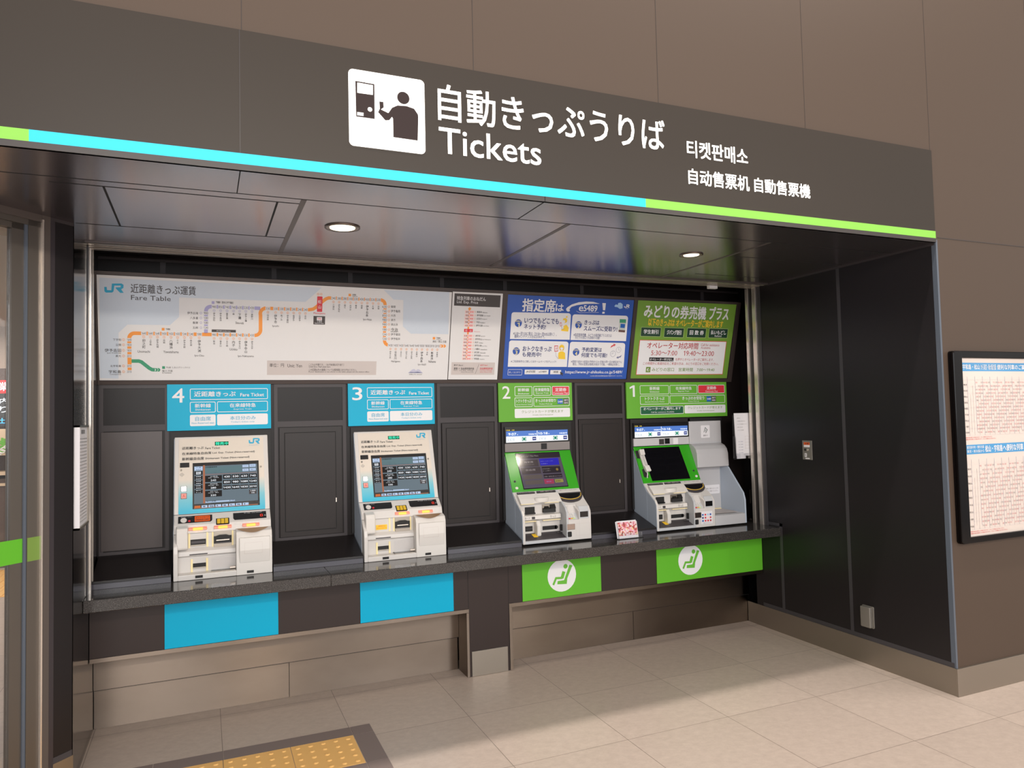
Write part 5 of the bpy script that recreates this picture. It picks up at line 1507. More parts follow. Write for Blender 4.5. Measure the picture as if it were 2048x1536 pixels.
for nm, P, E, c, lb in (('fare_table', PANELS['fare'], FARE, 'board', 'wide white fare table board with an orange railway line map'), ('price_board', PANELS['price'], PRICE, 'board', 'narrow white express price list right of the fare table'),
                        ('reservation_poster', PANELS['blue'], BLUE, 'blue', 'blue poster on online seat reservation with four white boxes'), ('operator_poster', PANELS['green'], GREEN, 'pgreen', 'olive green poster giving operator hours in red figures')):
    P = [tuple(q) for q in P]
    if nm == 'fare_table': P[2], P[3] = (1.9645, P[2][1]), (1.9645, P[3][1])
    if nm == 'price_board': P[0], P[1] = (1.970, P[0][1]), (1.970, P[1][1])
    b = MB(FT); b.slab(P, -.0055, .0, c)
    b.print_(E); tag(b.build(nm), lb, 'sign' if c == 'board' else 'poster', 'boards in the tilted display frame')

for X0, wd, E, c, lb in ((-3.8727, .549, SIGN_BLUE, 'signblue', 'blue sign numbered 4 above the leftmost ticket machine'), (-2.877, .547, [('T',) + tuple(e[1:7]) + ('3', e[8]) if e[0] == 'T' and e[7] == '4' else e for e in SIGN_BLUE], 'signblue', 'blue sign numbered 3 above the second ticket machine'),
                         (-1.8897, .549, SIGN_GREEN_NARROW, 'signgreen', 'green sign numbered 2 above the third ticket machine'), (-.9036, .891, SIGN_GREEN_WIDE, 'signgreen', 'wide green sign numbered 1 above the rightmost ticket machine')):
    T = plane_x(X0, (1.755, 1.50), (1.755, 1.80))
    t = thing('machine_sign', lb, 'sign', (X0, 1.765, 1.505), 'numbered signs above the ticket machines')
    b = MB(T); b.slab([(0, .0065), (wd, .0065), (wd, .268), (0, .268)], -.014, 0, c); b.build('panel', t, bevel=.001)
    b = MB(T); b.print_(E); b.build('lettering', t)

# ================================================================== ACCESS DOORS BETWEEN THE MACHINES
for x0, x1, a0, a1, lb in ((-3.298, -2.897, -3.247, -2.956, 'dark access door on the back wall between machines 4 and 3'), (-2.302, -1.903, -2.253, -1.967, 'dark access door on the back wall between machines 3 and 2'), (-1.312, -.922, -1.265, -.979, 'dark access door on the back wall between machines 2 and 1')):
    t = thing('access_door', lb, 'access panel', ((x0 + x1) / 2, YW, .87), 'access doors on the back wall')
    b = MB(); b.box(x0 + .02, x1 - .02, YW - .010, YW, .868, 1.508, 'door'); b.build('surround', t, bevel=.001)
    b = MB()
    for q in ((a0 - .004, a1 + .004, 1.475, 1.4785), (a0 - .004, a1 + .004, .896, .900), (a0 - .004, a0, .9, 1.475), (a1, a1 + .004, .9, 1.475)): b.box(q[0], q[1], YW - .0107, YW - .004, q[2], q[3], 'blackline')
    b.build('shadow_gap', t)
    b = MB(); b.box(a0, a1, YW - .0135, YW - .0105, .900, 1.475, 'door'); b.build('door', t, bevel=.0008)
    b = MB(); b.box(a1 - .001, a1 + .004, YW - .0145, YW - .0085, 1.055, 1.08, 'chrome'); b.build('latch', t)
b = MB(); b.box(-4.195, -3.897, YW - .010, YW, .872, 1.508, 'doorleft'); tag(b.build('blank_panel', bevel=.001), 'plain grey steel panel on the back wall left of machine 4', 'access panel')

# ================================================================== BLUE TICKET MACHINES (4 and 3)
def build_blue(X0, label, orange):
    t = thing('ticket_machine', label, 'ticket machine', (X0, 1.49, .728), 'ticket machines on the counter')
    T0 = Matrix.Translation((X0, 0, 0))
    def mb(T=None): return MB(T0 @ T if T else T0)
    Zb = .7285
    b = mb()
    b.prism([(1.765, .960), (1.765, 1.470), (1.753, 1.470), (1.626, 1.057), (1.562, 1.005), (1.548, .962)], 0, .49, 'whitebody')
    b.box(0, .49, 1.556, 1.765, Zb, .961, 'whitebody')
    b.prism([(1.557, Zb), (1.557, .961), (1.549, .9615), (1.492, .905), (1.486, .87), (1.486, Zb)], 0, .022, 'whitebody')
    b.box(.021, .307, 1.486, 1.557, Zb, .757, 'whitebody')
    b.prism([(1.557, .838), (1.557, .886), (1.534, .868), (1.532, .846)], .021, .307, 'whitebody')
    b.build('body', t, bevel=.004, seg=3)
    b = mb(); b.prism([(1.766, Zb), (1.766, 1.462), (1.752, 1.462), (1.632, 1.06), (1.556, .975), (1.556, Zb)], -.002, .0, 'sidegrey'); b.build('side_plate', t)
    MPt = plane_x(0, (1.625, 1.057), (1.75, 1.458))
    b = mb(MPt); b.slab(rrect(.0215, .0005, .4655, .4225, .004), -.006, .0022, 'gradient'); lab(b.build('front_panel', t), 'cream front fading into blue towards the bottom')
    for i in (0, 2, 4):
        for e in A_PANEL[i:i + 2]: b = mb(MPt); b.print_([e], .0022); b.build('lettering', t)
    b = mb(MPt); b.print_(A_PANEL[6:8], .0022); b.build('logo', t)
    b = mb(MPt); b.print_(A_PANEL[8:], .0022); lab(b.build('sale_indicator', t), 'small green lit display')
    x0, y0, x1, y1 = A_FEAT['screen']
    sc = mb(MPt); sc.slab([(x0 - .003, y0 - .003), (x1 + .002, y0 - .003), (x1 + .002, y1 + .003), (x0 - .003, y1 + .003)], .0, .0030, 'blackplastic'); sp_ = sc.build('screen', t)
    b = mb(MPt); b.print_(A_SCREEN, .0031); lab(b.build('screen_image', sp_), 'lit fare selection page')
    for key, mm, nm in (('sensor', 'blackplastic', 'sensor_window'), ('btnw', 'litbutton', 'call_button'), ('btnp', 'pinkbutton', 'cancel_button')):
        q = A_FEAT[key]
        b = mb(MPt)
        if nm != 'sensor_window': b.slab(rrect(q[0] - .002, q[1] - .002, q[2] + .002, q[3] + .002, .002), 0, .0032, 'darkgrey'); b.slab(rrect(*q, .003), .003, .006, mm)
        else: b.slab(rrect(*q, .001), 0, .0034, mm)
        o = b.build(nm, t)
        if nm == 'call_button': lab(o, 'lit white square button')
        if nm == 'cancel_button':
            lab(o, 'pink square button'); c = mb(MPt); c.text('人', q[0] + .006, q[1] + .006, q[2] - .006, q[3] - .006, .0064, 'red', .03); c.build('symbol', o)
    for key in ('key', 'lock'):
        q = A_FEAT[key]; b = mb(MPt); cx, cy = (q[0] + q[2]) / 2, (q[1] + q[3]) / 2
        b.slab([(cx + .006 * math.cos(a * PI / 8), cy + .006 * math.sin(a * PI / 8)) for a in range(16)], 0, .005, 'steel2'); b.slab([(cx - .001, cy - .003), (cx + .001, cy - .003), (cx + .001, cy + .003), (cx - .001, cy + .003)], .005, .0052, 'blackmat'); b.build('lock', t)
    q = A_FEAT['speaker']; b = mb(MPt)
    for i in range(6):
        for j in range(6):
            if (i - 2.5) ** 2 + (j - 2.5) ** 2 < 8.5:
                cx, cy = q[0] + .004 + i * .004, q[1] + .002 + j * .0038; b.poly([(cx - .001, cy - .001), (cx + .001, cy - .001), (cx + .001, cy + .001), (cx - .001, cy + .001)], .0026, 'darkgrey')
    b.build('speaker_grille', t)
    b = mb(MPt); b.slab([(-.001, -.004), (.491, -.004), (.491, -.0005), (-.001, -.0005)], -.01, .0015, 'darkgrey'); b.build('seam', t)
    ST = plane_x(0, (1.562, 1.005), (1.628, 1.057))
    b = mb(ST); b.slab([(.0212, .0155), (.180, .0155), (.187, .021), (.1893, .030), (.1893, .0655), (.0212, .0655)], -.004, .0025, 'blackplastic'); o = b.build('card_display', t)
    b = mb(ST); cx, cy = .048, .034; b.slab([(cx + .0155 * math.cos(a * PI / 12), cy + .0165 * math.sin(a * PI / 12)) for a in range(24)], 0, .006, 'whitebody2'); b.build('round_button', o)
    b = mb(ST); cx, cy = .0757, .027; b.slab([(cx + .0065 * math.cos(a * PI / 8), cy + .006 * math.sin(a * PI / 8)) for a in range(16)], 0, .005, 'red'); b.build('red_button', o)
    b = mb(ST); b.text('音声案内  よびだし', .035, .056, .091, .061, .003, 'white'); b.build('small_lettering', o)
    if orange:
        b = mb(ST); b.slab(rrect(.1023, .0194, .1785, .0609, .003), .0, .0032, 'orangecard'); b.text('オレンジカード', .107, .043, .174, .056, .0036, 'ink', .02); b.text('ORANGE CARD', .107, .025, .174, .038, .0036, 'ink', .03); lab(b.build('card_label', o), 'orange label')
    b = mb(ST); b.slab([(.303, .0135), (.4675, .0135), (.4675, .0645), (.2959, .0645), (.2959, .024)], -.004, .0025, 'blackplastic'); o = b.build('amount_display', t)
    b = mb(ST); b.text('投入金額', .352, .056, .385, .061, .003, 'white'); b.text('TOTAL AMOUNT', .39, .056, .445, .060, .003, 'white'); b.text('円', .456, .028, .464, .036, .003, 'white')
    b.print_([('RO', 'litred_', 4, .4354, .0255, .4482, .0425, .002, .0022)], .0018); b.build('digits', o)
    b = mb(ST); b.slab(rrect(.208, -.008, .275, .0345, .003), -.012, .001, 'blackplastic'); o = b.build('keypad', t)
    for i in range(3):
        b = mb(ST)
        for j in range(4): b.slab(rrect(.2135 + i * .0195, -.0045 + j * .0088, .230 + i * .0195, .0032 + j * .0088, .001), .001, .0028, 'keyyellow')
        b.build('keys', o)
    for a0, a1 in (((.073, .163), 0), ((.198, .286), 0), ((.341, .429), 0)):
        if a0[0] < .1 and not orange: continue
        b = mb(); b.prism([(1.545, .9775), (1.545, .9875), (1.560, .994), (1.560, .9775)], a0[0], a0[1], 'lamppink'); b.prism([(1.5435, .9772), (1.5435, .9878), (1.552, .9925), (1.552, .9772)], a0[0] + .020, a0[1] - .020, 'lamp'); lab(b.build('indicator_lamp', t, bevel=.002), 'glowing orange lamp')
    b = mb(); b.prism([(1.556, .884), (1.556, 1.004), (1.542, 1.006), (1.508, .995), (1.500, .975), (1.500, .892), (1.506, .884)], .014, .069, 'whitebody2'); b.build('card_cover', t, bevel=.006, seg=3)
    # upper slots
    b = mb(); b.box(.071, .080, 1.553, 1.558, .885, .966, 'paleyellow'); b.box(.160, .169, 1.553, 1.558, .885, .966, 'paleyellow')
    if orange: b.box(.082, .157, 1.552, 1.558, .896, .928, 'blackmat'); b.box(.086, .153, 1.549, 1.556, .908, .920, 'darkgrey'); b.box(.083, .156, 1.547, 1.556, .894, .901, 'steel2')
    else: b.box(.084, .150, 1.5535, 1.558, .898, .926, 'yellowlabel')
    o = b.build('card_slot', t)
    if not orange:
        c = mb(plane_x(0, (1.5532, .898), (1.5532, 1))); c.text('使用中止', .097, .017, .140, .024, .0005, 'red'); c.text('オレンジカード', .088, .005, .146, .013, .0005, 'red'); c.build('slot_label', o); lab(o, 'card slot closed off with a yellow label')
    b = mb(); b.box(.187, .195, 1.553, 1.558, .880, .968, 'paleyellow'); b.box(.287, .295, 1.553, 1.558, .880, .968, 'paleyellow'); b.box(.196, .286, 1.552, 1.558, .878, .966, 'steel2')
    b.prism([(1.5515, .898), (1.5515, .936), (1.545, .938), (1.545, .900)], .197, .285, 'blackmat'); b.add([(.199, 1.544, .936), (.225, 1.544, .944), (.258, 1.544, .944), (.283, 1.544, .934), (.283, 1.552, .934), (.199, 1.552, .936)], [(0, 1, 2, 3), (0, 3, 4, 5)], 'blackmat')
    b.box(.208, .274, 1.541, 1.550, .914, .919, 'chrome'); b.box(.203, .280, 1.542, 1.550, .899, .904, 'darkgrey'); b.box(.197, .285, 1.546, 1.556, .879, .893, 'steel2'); b.build('bill_slot', t)
    b = mb(); b.box(.077, .165, 1.530, 1.534, .850, .8555, 'darkgrey'); b.build('ticket_line', t)
    b = mb(); b.box(.083, .092, 1.551, 1.558, .758, .825, 'paleyellow'); b.box(.158, .167, 1.551, 1.558, .758, .825, 'paleyellow'); b.box(.093, .157, 1.552, 1.558, .782, .802, 'blackmat'); b.box(.093, .157, 1.545, 1.556, .777, .783, 'steel2'); b.build('ticket_slot', t)
    b = mb(); b.box(.183, .303, 1.512, 1.515, .766, .832, 'clear'); b.box(.183, .303, 1.514, 1.552, .757, .761, 'clear'); o = b.build('coin_tray', t); lab(o, 'clear plastic coin tray flap')
    b = mb(); b.box(.183, .303, 1.50, 1.555, .7575, .7605, 'steel2'); b.cyl((.275, 1.511, .772), (1, 0, 0), .007, .007, .028, 'chrome', 12); b.build('hinge', o)
    b = mb(); b.prism([(1.557, Zb), (1.557, .970), (1.53, .968), (1.500, .957), (1.4865, .930), (1.4845, Zb)], .306, .4895, 'whitebody2'); b.prism([(1.49, .80), (1.49, .93), (1.478, .925), (1.4735, .86), (1.4845, .79)], .322, .478, 'whitebody2'); b.build('coin_chute', t, bevel=.006, seg=3)
    b = mb(); N = 14
    top = [(.309 + .166 * i / N, 1.522 - .002, .9695) for i in range(N + 1)]; bot = [(.309 + .166 * i / N, 1.522 - .0445 * math.sin(PI * i / N), .9695 - .0185 * math.sin(PI * i / N)) for i in range(N + 1)]
    b.add([(x, y, z + .0025) for x, y, z in top + bot], [(i, i + N + 1, i + N + 2, i + 1) for i in range(N)], 'brass'); b.build('coin_bowl', t)
    b = mb(); b.T = T0 @ plane_x(0, (1.4735, .86), (1.478, .925)); b.print_([('RO', 'greige', 1, .347, -.018, .439, .040, .001, .0012)], .0003); b.build('label_outline', t)
    for q in ((.105, .141), (.359, .394)):
        b = mb(); b.box(q[0], q[1], 1.4825, 1.488, .7375, .7505, 'blackmat'); b.build('foot_vent', t)
    b = mb(); b.box(-.018, .508, 1.757, 1.767, .86, 1.497, 'blackmat'); b.build('mounting_frame', t)
    return t
MT['litred_'] = mat('lit_red_digit', (200, 20, 10), .4, emit=(255, 60, 30), es=1.0)
build_blue(-3.835, 'blue and cream ticket machine 4, the leftmost, with an orange card label', True)
build_blue(-2.845, 'blue and cream ticket machine 3 with a yellow label over its card slot', False)

# ================================================================== GREEN TICKET MACHINES (2 and 1)
def build_green(X0, label, wide):
    t = thing('ticket_machine', label, 'ticket machine', (X0, 1.49, .728), 'ticket machines on the counter')
    T0 = Matrix.Translation((X0, 0, 0))
    def mb(T=None): return MB(T0 @ T if T else T0)
    Zb = .739
    cheek = [(1.765, Zb), (1.765, 1.300), (1.640, 1.053), (1.572, .990), (1.508, .946), (1.489, .918), (1.487, .89), (1.487, Zb)]
    b = mb()
    b.prism(cheek, 0.001, .017, 'whitebody')
    b.prism([(1.765, .978), (1.765, 1.303), (1.640, 1.053), (1.560, .980)], .016, .308, 'whitebody')
    b.box(.016, .308, 1.585, 1.765, Zb, .979, 'whitebody'); b.box(.016, .308, 1.487, 1.586, Zb, .758, 'greybody')
    b.prism([(1.586, .872), (1.586, .912), (1.552, .905), (1.548, .880)], .016, .30, 'whitebody2')
    b.build('body', t, bevel=.003)
    b = mb(); b.prism([(1.766, Zb + .01), (1.766, 1.297), (1.645, 1.054), (1.60, 1.0), (1.60, Zb + .01)], -.0015, .001, 'sidegrey'); b.prism([(1.60, Zb + .01), (1.60, 1.0), (1.572, .985), (1.508, .94), (1.491, .915), (1.489, Zb + .01)], -.001, .001, 'sidegrey'); b.build('side_plate', t)
    # right hand module with the pin pad
    b = mb()
    b.prism(cheek, .307, .321, 'greybody'); b.prism([(1.53, Zb), (1.53, .958), (1.572, .990), (1.640, 1.053), (1.765, 1.303), (1.765, Zb)], .320, .405, 'whitebody'); b.prism(cheek, .398, .486, 'whitebody'); b.box(.32, .40, 1.487, 1.54, Zb, .868, 'whitebody')
    b.build('payment_module', t, bevel=.003)
    GPt = plane_x(0, (1.640, 1.053), (1.762, 1.306))
    b = mb(GPt); b.slab(rrect(.0, -.002, .4855, .2815, .003), -.008, .003, 'machgreen'); lab(b.build('green_panel', t, bevel=.001), 'bright green sloping panel around the screen')
    if not wide:
        q = [B_FEAT[s] for s in ('s_bl', 's_br', 's_tr', 's_tl')]
        b = mb(GPt); b.slab([tuple(x) for x in q], -.002, .0040, 'screenoff'); o = b.build('screen', t)
        b = mb(GPt); b.print_(B_SCREEN, .0041); lab(b.build('screen_image', o), 'lit menu page')
        cam_, led_ = B_FEAT['cam'], B_FEAT['led']
    else:
        b = mb(GPt); b.slab([(.0756, .0120), (.4009, .0114), (.3884, .2640), (.0598, .2626)], -.002, .0040, 'screenoff'); o = b.build('screen', t); lab(o, 'dark screen')
        b = mb(GPt)
        for i in range(4):
            for j in range(2):
                b.print_([('RO', 'bs_off', 1, .095 + j * .145, .035 + i * .05, .225 + j * .145, .075 + i * .05, .002, .0008)], .0041)
        b.build('screen_image', o); cam_, led_ = (.4501, .0696), (.4585, .0265)
    b = mb(GPt); b.slab([(cam_[0] + .0075 * math.cos(a * PI / 8), cam_[1] + .0075 * math.sin(a * PI / 8)) for a in range(16)], 0, .0045, 'darkgrey'); b.slab([(cam_[0] + .0045 * math.cos(a * PI / 8), cam_[1] + .0045 * math.sin(a * PI / 8)) for a in range(16)], 0, .005, 'blackmat'); b.build('camera_eye', t)
    b = mb(GPt); b.slab([(led_[0] + .011 * math.cos(a * PI / 8), led_[1] + .009 * math.sin(a * PI / 8)) for a in range(16)], 0, .006, 'whitebody2'); b.build('status_light', t, bevel=.002)
    if wide:
        b = mb(GPt); b.slab(rrect(.004, .186, .034, .246, .004), .0, .0042, 'blackmat'); b.slab(rrect(.018, .042, .058, .104, .004), 0, .0042, 'blackmat'); b.build('handset_cradle', t)
        b = mb(GPt)
        for a0, a1, h in ((0, .26, .030), (.24, .76, .022), (.74, 1.0, .030)):
            P = []
            for a in (a0, a1): P.append((.021 + .010 * a + .006 * (1 - math.sin(PI * a)), .2455 - .168 * a))
            w = .040 if h > .025 else .036
            b.slab([(P[0][0], P[0][1]), (P[1][0], P[1][1]), (P[1][0] + w, P[1][1] + .002), (P[0][0] + w, P[0][1] + .002)], .005, h, 'whitebody2')
        o = b.build('handset', t, bevel=.004, seg=3); lab(o, 'white telephone handset')
        c = mb(GPt); 
        for i in range(3): c.tube([(.034 + i * .007 + .006 * a, .215 - .10 * a, .0305 - .0075 * min(1, 5 * a, 5 * (1 - a))) for a in (0, .2, .5, .8, 1)], .0007, 'ink', 4)
        c.build('handset_print', o)
        c = mb(GPt); c.tube([(.048, .080, .012), (.047, .062, .012), (.043, .045, .006), (.041, .036, .004)], .0035, 'whitebody2'); c.build('cord', o)
    # upper display and mirror strip on the wall plane
    b = mb(); b.box(-.018, .498, 1.757, 1.767, .86, 1.50, 'blackmat'); b.build('mounting_frame', t)
    DPt = plane_x(0, (1.765, 1.31), (1.765, 1.46))
    b = mb(); b.box(-.002, .478, 1.742, 1.758, 1.364, 1.473, 'blackplastic'); o = b.build('upper_display', t)
    b = mb(plane_x(0, (1.7415, 1.31), (1.7415, 1.46))); b.print_(B_DISPLAY); lab(b.build('display_image', o), 'departure board page with times 9:07 and 10:18')
    b = mb(); b.box(-.002, .478, 1.745, 1.758, 1.308, 1.362, 'mirror' if not wide else 'boxgrey'); b.box(.262, .304, 1.743, 1.746, 1.316, 1.356, 'blackplastic')
    if wide: b.box(.212, .255, 1.743, 1.746, 1.314, 1.352, 'mirror'); b.box(.335, .378, 1.744, 1.746, 1.312, 1.356, 'paper')
    b.build('mirror_strip', t)
    # labels, slots and tray
    LT = plane_x(0, (1.490, .920), (1.640, 1.053))
    b = mb(LT); b.slab([(.0248, .1765), (.1498, .1765), (.1498, .1895), (.0248, .1895)], -.002, .0062, 'darkgrey'); b.slab([(.1649, .1765), (.3008, .1765), (.3008, .1905), (.1649, .1905)], -.002, .0062, 'darkgrey')
    b.text('クレジットカード', .03, .180, .145, .187, .0066, 'greige'); b.text('紙幣・硬貨 Cash', .19, .180, .28, .188, .0066, 'greige'); b.text('電子 マネー Card reader', .33, .179, .46, .187, .0066, 'ink2'); b.build('slot_headings', t)
    b = mb(); b.prism([(1.600, 1.000), (1.600, 1.040), (1.567, 1.012), (1.540, .984)], .016, .306, 'whitebody2'); b.build('label_shelf', t, bevel=.002)
    b = mb(plane_x(0, (1.540, .984), (1.600, 1.040))); b.text('クレジットカード', .03, .03, .108, .042, .001, 'ink2'); b.build('lettering', t)
    b = mb(plane_x(0, (1.540, .984), (1.600, 1.040))); b.text('現金', .226, .028, .255, .046, .001, 'ink', .03); b.text('Cash only', .222, .014, .275, .023, .001, 'ink2'); b.build('lettering', t)
    b = mb(); b.prismz([(.168 + .050 * math.cos(PI + PI * i / 16), 1.562 - .030 * math.sin(PI * i / 16)) for i in range(17)], .988, 1.018, 'whitebody2'); b.build('palm_rest', t, bevel=.004)
    b = mb(); b = None
    for q in ((.018, .108, 1.5445, .980, .984), (.185, .285, 1.5445, .980, .984), (.02, .12, 1.546, .868, .8725), (.17, .295, 1.546, .868, .8725)):
        b = mb(); b.box(q[0], q[1], q[2], 1.556, q[3], q[4], 'paleyellow'); b.build('lit_edge', t)
    b = mb(); b.box(.060, .126, 1.578, 1.588, .916, .958, 'blackmat'); b.box(.058, .128, 1.570, 1.588, .914, .922, 'blackplastic'); b.build('card_slot', t)
    b = mb(); b.box(.181, .272, 1.580, 1.588, .917, .968, 'steel2'); b.prism([(1.579, .917), (1.579, .945), (1.565, .940), (1.562, .917)], .183, .270, 'blackmat'); b.prism([(1.562, .94), (1.579, .966), (1.579, .94)], .235, .272, 'blackmat'); b.prism([(1.562, .94), (1.579, .956), (1.579, .94)], .195, .225, 'blackmat'); b.build('bill_slot', t)
    b = mb(); b.box(.092, .112, 1.545, 1.551, .884, .899, 'darkgrey'); b.build('small_sensor', t)
    b = mb(plane_x(0, (1.5475, .880), (1.551, .905))); b.text('きっぷ', .222, .004, .262, .020, .0006, 'ink2'); b.build('lettering', t)
    b = mb(plane_x(0, (1.5475, .880), (1.551, .905))); b.text('ICカード', .03, .006, .078, .018, .0006, 'ink2'); b.build('lettering', t)
    b = mb(); b.box(.055, .108, 1.578, 1.588, .804, .836, 'blackmat'); b.box(.058, .105, 1.574, 1.582, .818, .822, 'darkgrey'); b.build('receipt_slot', t)
    b = mb(); b.box(.182, .278, 1.578, 1.588, .804, .828, 'blackmat'); b.cyl((.278, 1.578, .816), (0, 1, 0), .012, .012, .01, 'blackmat', 16); b.build('ticket_slot', t)
    b = mb(); b.box(.296, .3065, 1.545, 1.562, .795, .835, 'blackmat'); b.box(.270, .305, 1.545, 1.575, .762, .785, 'clear'); b.build('coin_return', t)
    b = mb(); b.prism([(1.50, .7575), (1.50, .762), (1.584, .790), (1.584, .7575)], .018, .306, 'darkgrey'); b.prism([(1.53, .772), (1.53, .7735), (1.57, .787), (1.57, .784)], .095, .125, 'yellowlabel'); lab(b.build('ticket_tray', t), 'dark tray along the bottom')
    b = mb(); b.prism([(1.586, .76), (1.586, .875), (1.555, .872), (1.535, .84), (1.535, .78), (1.55, .765)], .122, .152, 'whitebody2'); b.build('divider', t, bevel=.008, seg=3)
    # card reader bowl
    b = mb(LT); N = 20
    rim = [(.385 + .096 * math.cos(PI + PI * i / N), .150 - .074 * math.sin(PI * i / N) ** .9) for i in range(N + 1)]
    b.slab(rim + [(.481, .160), (.289, .160)], -.004, .0085, 'darkgrey'); b.build('card_reader', t, bevel=.002); o = COL.objects[-1]
    b = mb(LT); b.tube([(.385 + .086 * math.cos(PI + PI * i / N), .148 - .050 * math.sin(PI * i / N), .010) for i in range(N + 1)], .0022, 'keyyellow', 6); b.build('yellow_ring', o)
    b = mb(LT); b.slab([(.385 + .080 * math.cos(PI + PI * i / N), .150 - .044 * math.sin(PI * i / N)) for i in range(N + 1)], .0085, .0093, 'blackplastic'); b.build('touch_pad', o)
    # pin pad recess, small display
    b = mb(); b.prism([(1.50, .868), (1.53, .905), (1.53, .868)], .322, .398, 'greybody'); o = b.build('pin_pad', t)
    b = mb(plane_x(0, (1.489, .918), (1.572, .990))); b.slab([(.321, -.002), (.321, .108), (.399, .108), (.399, -.002)] + [(.3595 + .0365 * math.cos(PI * i / 14), .0 + .062 * math.sin(PI * i / 14)) for i in range(15)], -.012, .0005, 'whitebody'); b.build('pin_pad_arch', o)
    KT = plane_x(0, (1.50, .868), (1.53, .905))
    for i in range(3):
        for j in range(4):
            b = mb(KT); b.slab(rrect(.332 + i * .017, .004 + j * .0105, .345 + i * .017, .0115 + j * .0105, .001), 0, .003, ('red' if i == 0 else 'paleg' if i == 2 else 'keyyellow') if j == 0 else 'whitebody2'); b.build('key', o)
    FP_ = plane_x(0, (1.487, .89), (1.500, .935))
    b = mb(); b.prism([(1.4855, .872), (1.4855, .918), (1.505, .950), (1.515, .950), (1.49, .872)], .402, .472, 'greybody'); b.build('display_surround', t, bevel=.002)
    b = mb(); b.prism([(1.4845, .881), (1.4845, .915), (1.498, .938), (1.505, .938), (1.49, .881)], .405, .464, 'screenoff'); b.build('small_display', t)
    b = mb(); b.box(.310, .366, 1.484, 1.488, .806, .843, 'mirror'); b.build('convex_mirror', t, bevel=.003)
    b = mb(); b.T = T0 @ plane_x(0, (1.487, .73), (1.487, 1)); b.slab(rrect(.313, .031, .342, .065, .006), -.002, .001, 'blackmat'); b.build('finger_hole', t)
    b = mb(plane_x(0, (1.487, .73), (1.487, 1))); b.print_([('RO', 'greige', 1, .374, .035, .476, .112, .002, .0012)], .0003); b.build('hatch_outline', t)
    if wide:
        b = mb(plane_x(0, (1.486, .73), (1.486, 1))); b.slab([(.363, .030), (.461, .030), (.461, .117), (.363, .117)], 0, .0008, 'paper')
        cols = ('blue3', 'red', 'redline', 'red', 'lightblue', 'navy', 'red', 'blue', 'red', 'red2', 'blue3', 'pink')
        for i in range(4):
            for j in range(3): b.print_([('RR', cols[(i * 3 + j * 5) % 12], 1, .371 + i * .022, .046 + j * .021, .385 + i * .022, .058 + j * .021, .003)], .0009)
        b.text('ご利用いただけるカード', .378, .034, .448, .040, .0012, 'ink2'); lab(b.build('card_sticker', t), 'white sticker with rows of small card emblems')
        # side cabinet with the open document shelf
        x0, x1 = .4865, .765
        b = mb(); b.box(.474, x1 - .002, 1.735, 1.766, 1.306, 1.474, 'boxgrey'); b.box(.474, x1 - .002, 1.7335, 1.74, 1.312, 1.318, 'greybody'); b.build('cabinet_head', t, bevel=.004)
        hood = [(1.765, 1.306), (1.735, 1.306), (1.700, 1.292), (1.676, 1.268), (1.664, 1.235), (1.660, 1.138), (1.675, 1.134), (1.765, 1.134)]
        b = mb(); b.prism(hood, x0 - .004, x1, 'boxgrey'); b.build('hood', t, bevel=.003)
        b = mb(); b.prism([(1.766, Zb), (1.766, 1.1335), (1.662, 1.1335), (1.505, .955), (1.489, .905), (1.487, Zb)], x1 - .013, x1, 'sidegrey'); b.build('cabinet_side', t, bevel=.002)
        b = mb(); b.box(x0, x1 - .013, 1.75, 1.765, .80, 1.134, 'boxgrey'); b.build('cabinet_back', t)
        b = mb(); b.prism([(1.487, Zb), (1.487, .808), (1.51, .812), (1.75, .818), (1.75, Zb)], x0, x1 - .013, 'boxgrey'); b.box(x0 + .03, x1 - .045, 1.53, 1.72, .8165, .8185, 'greige'); b.box(x0 + .02, x1 - .03, 1.725, 1.742, .8165, .822, 'paleyellow'); b.build('document_tray', t, bevel=.002)
        b = mb(plane_x(0, (1.7345, 1.30), (1.7345, 1.5))); b.slab(rrect(.577, .049, .658, .142, .006), 0, .0008, 'paper'); b.print_([('L', 'dkgreen', 2, .004, [(.604, .090), (.617, .125), (.636, .108), (.622, .085), (.622, .110)]), ('T', 'ink', 2, .598, .060, .637, .072, '音声ガイド', .02)], .0008); lab(b.build('voice_guide_sticker', t), 'white sticker with a green arrow sign')
        b = mb(plane_x(0, (1.7495, .90), (1.7495, 1.0))); b.slab(rrect(.560, .029, .742, .095, .006), 0, .0008, 'paper'); b.text('券類をご提示いただくときに', .615, .064, .732, .074, .0012, 'ink2'); b.text('ここに置いてください。', .63, .045, .728, .055, .0012, 'ink2'); lab(b.build('notice_plate', t), 'white notice plate inside the cabinet')
        b = mb(); b.box(.48, .79, 1.757, 1.767, .86, 1.497, 'blackmat'); b.build('mounting_frame', t)
    return t
MT['bs_off'] = mat('dim_screen_line', (22, 22, 30), .1)
build_green(-1.853, 'green and white ticket machine 2 with a lit menu screen', False)
build_green(-.858, 'green and white ticket machine 1 with a phone handset and a side cabinet', True)

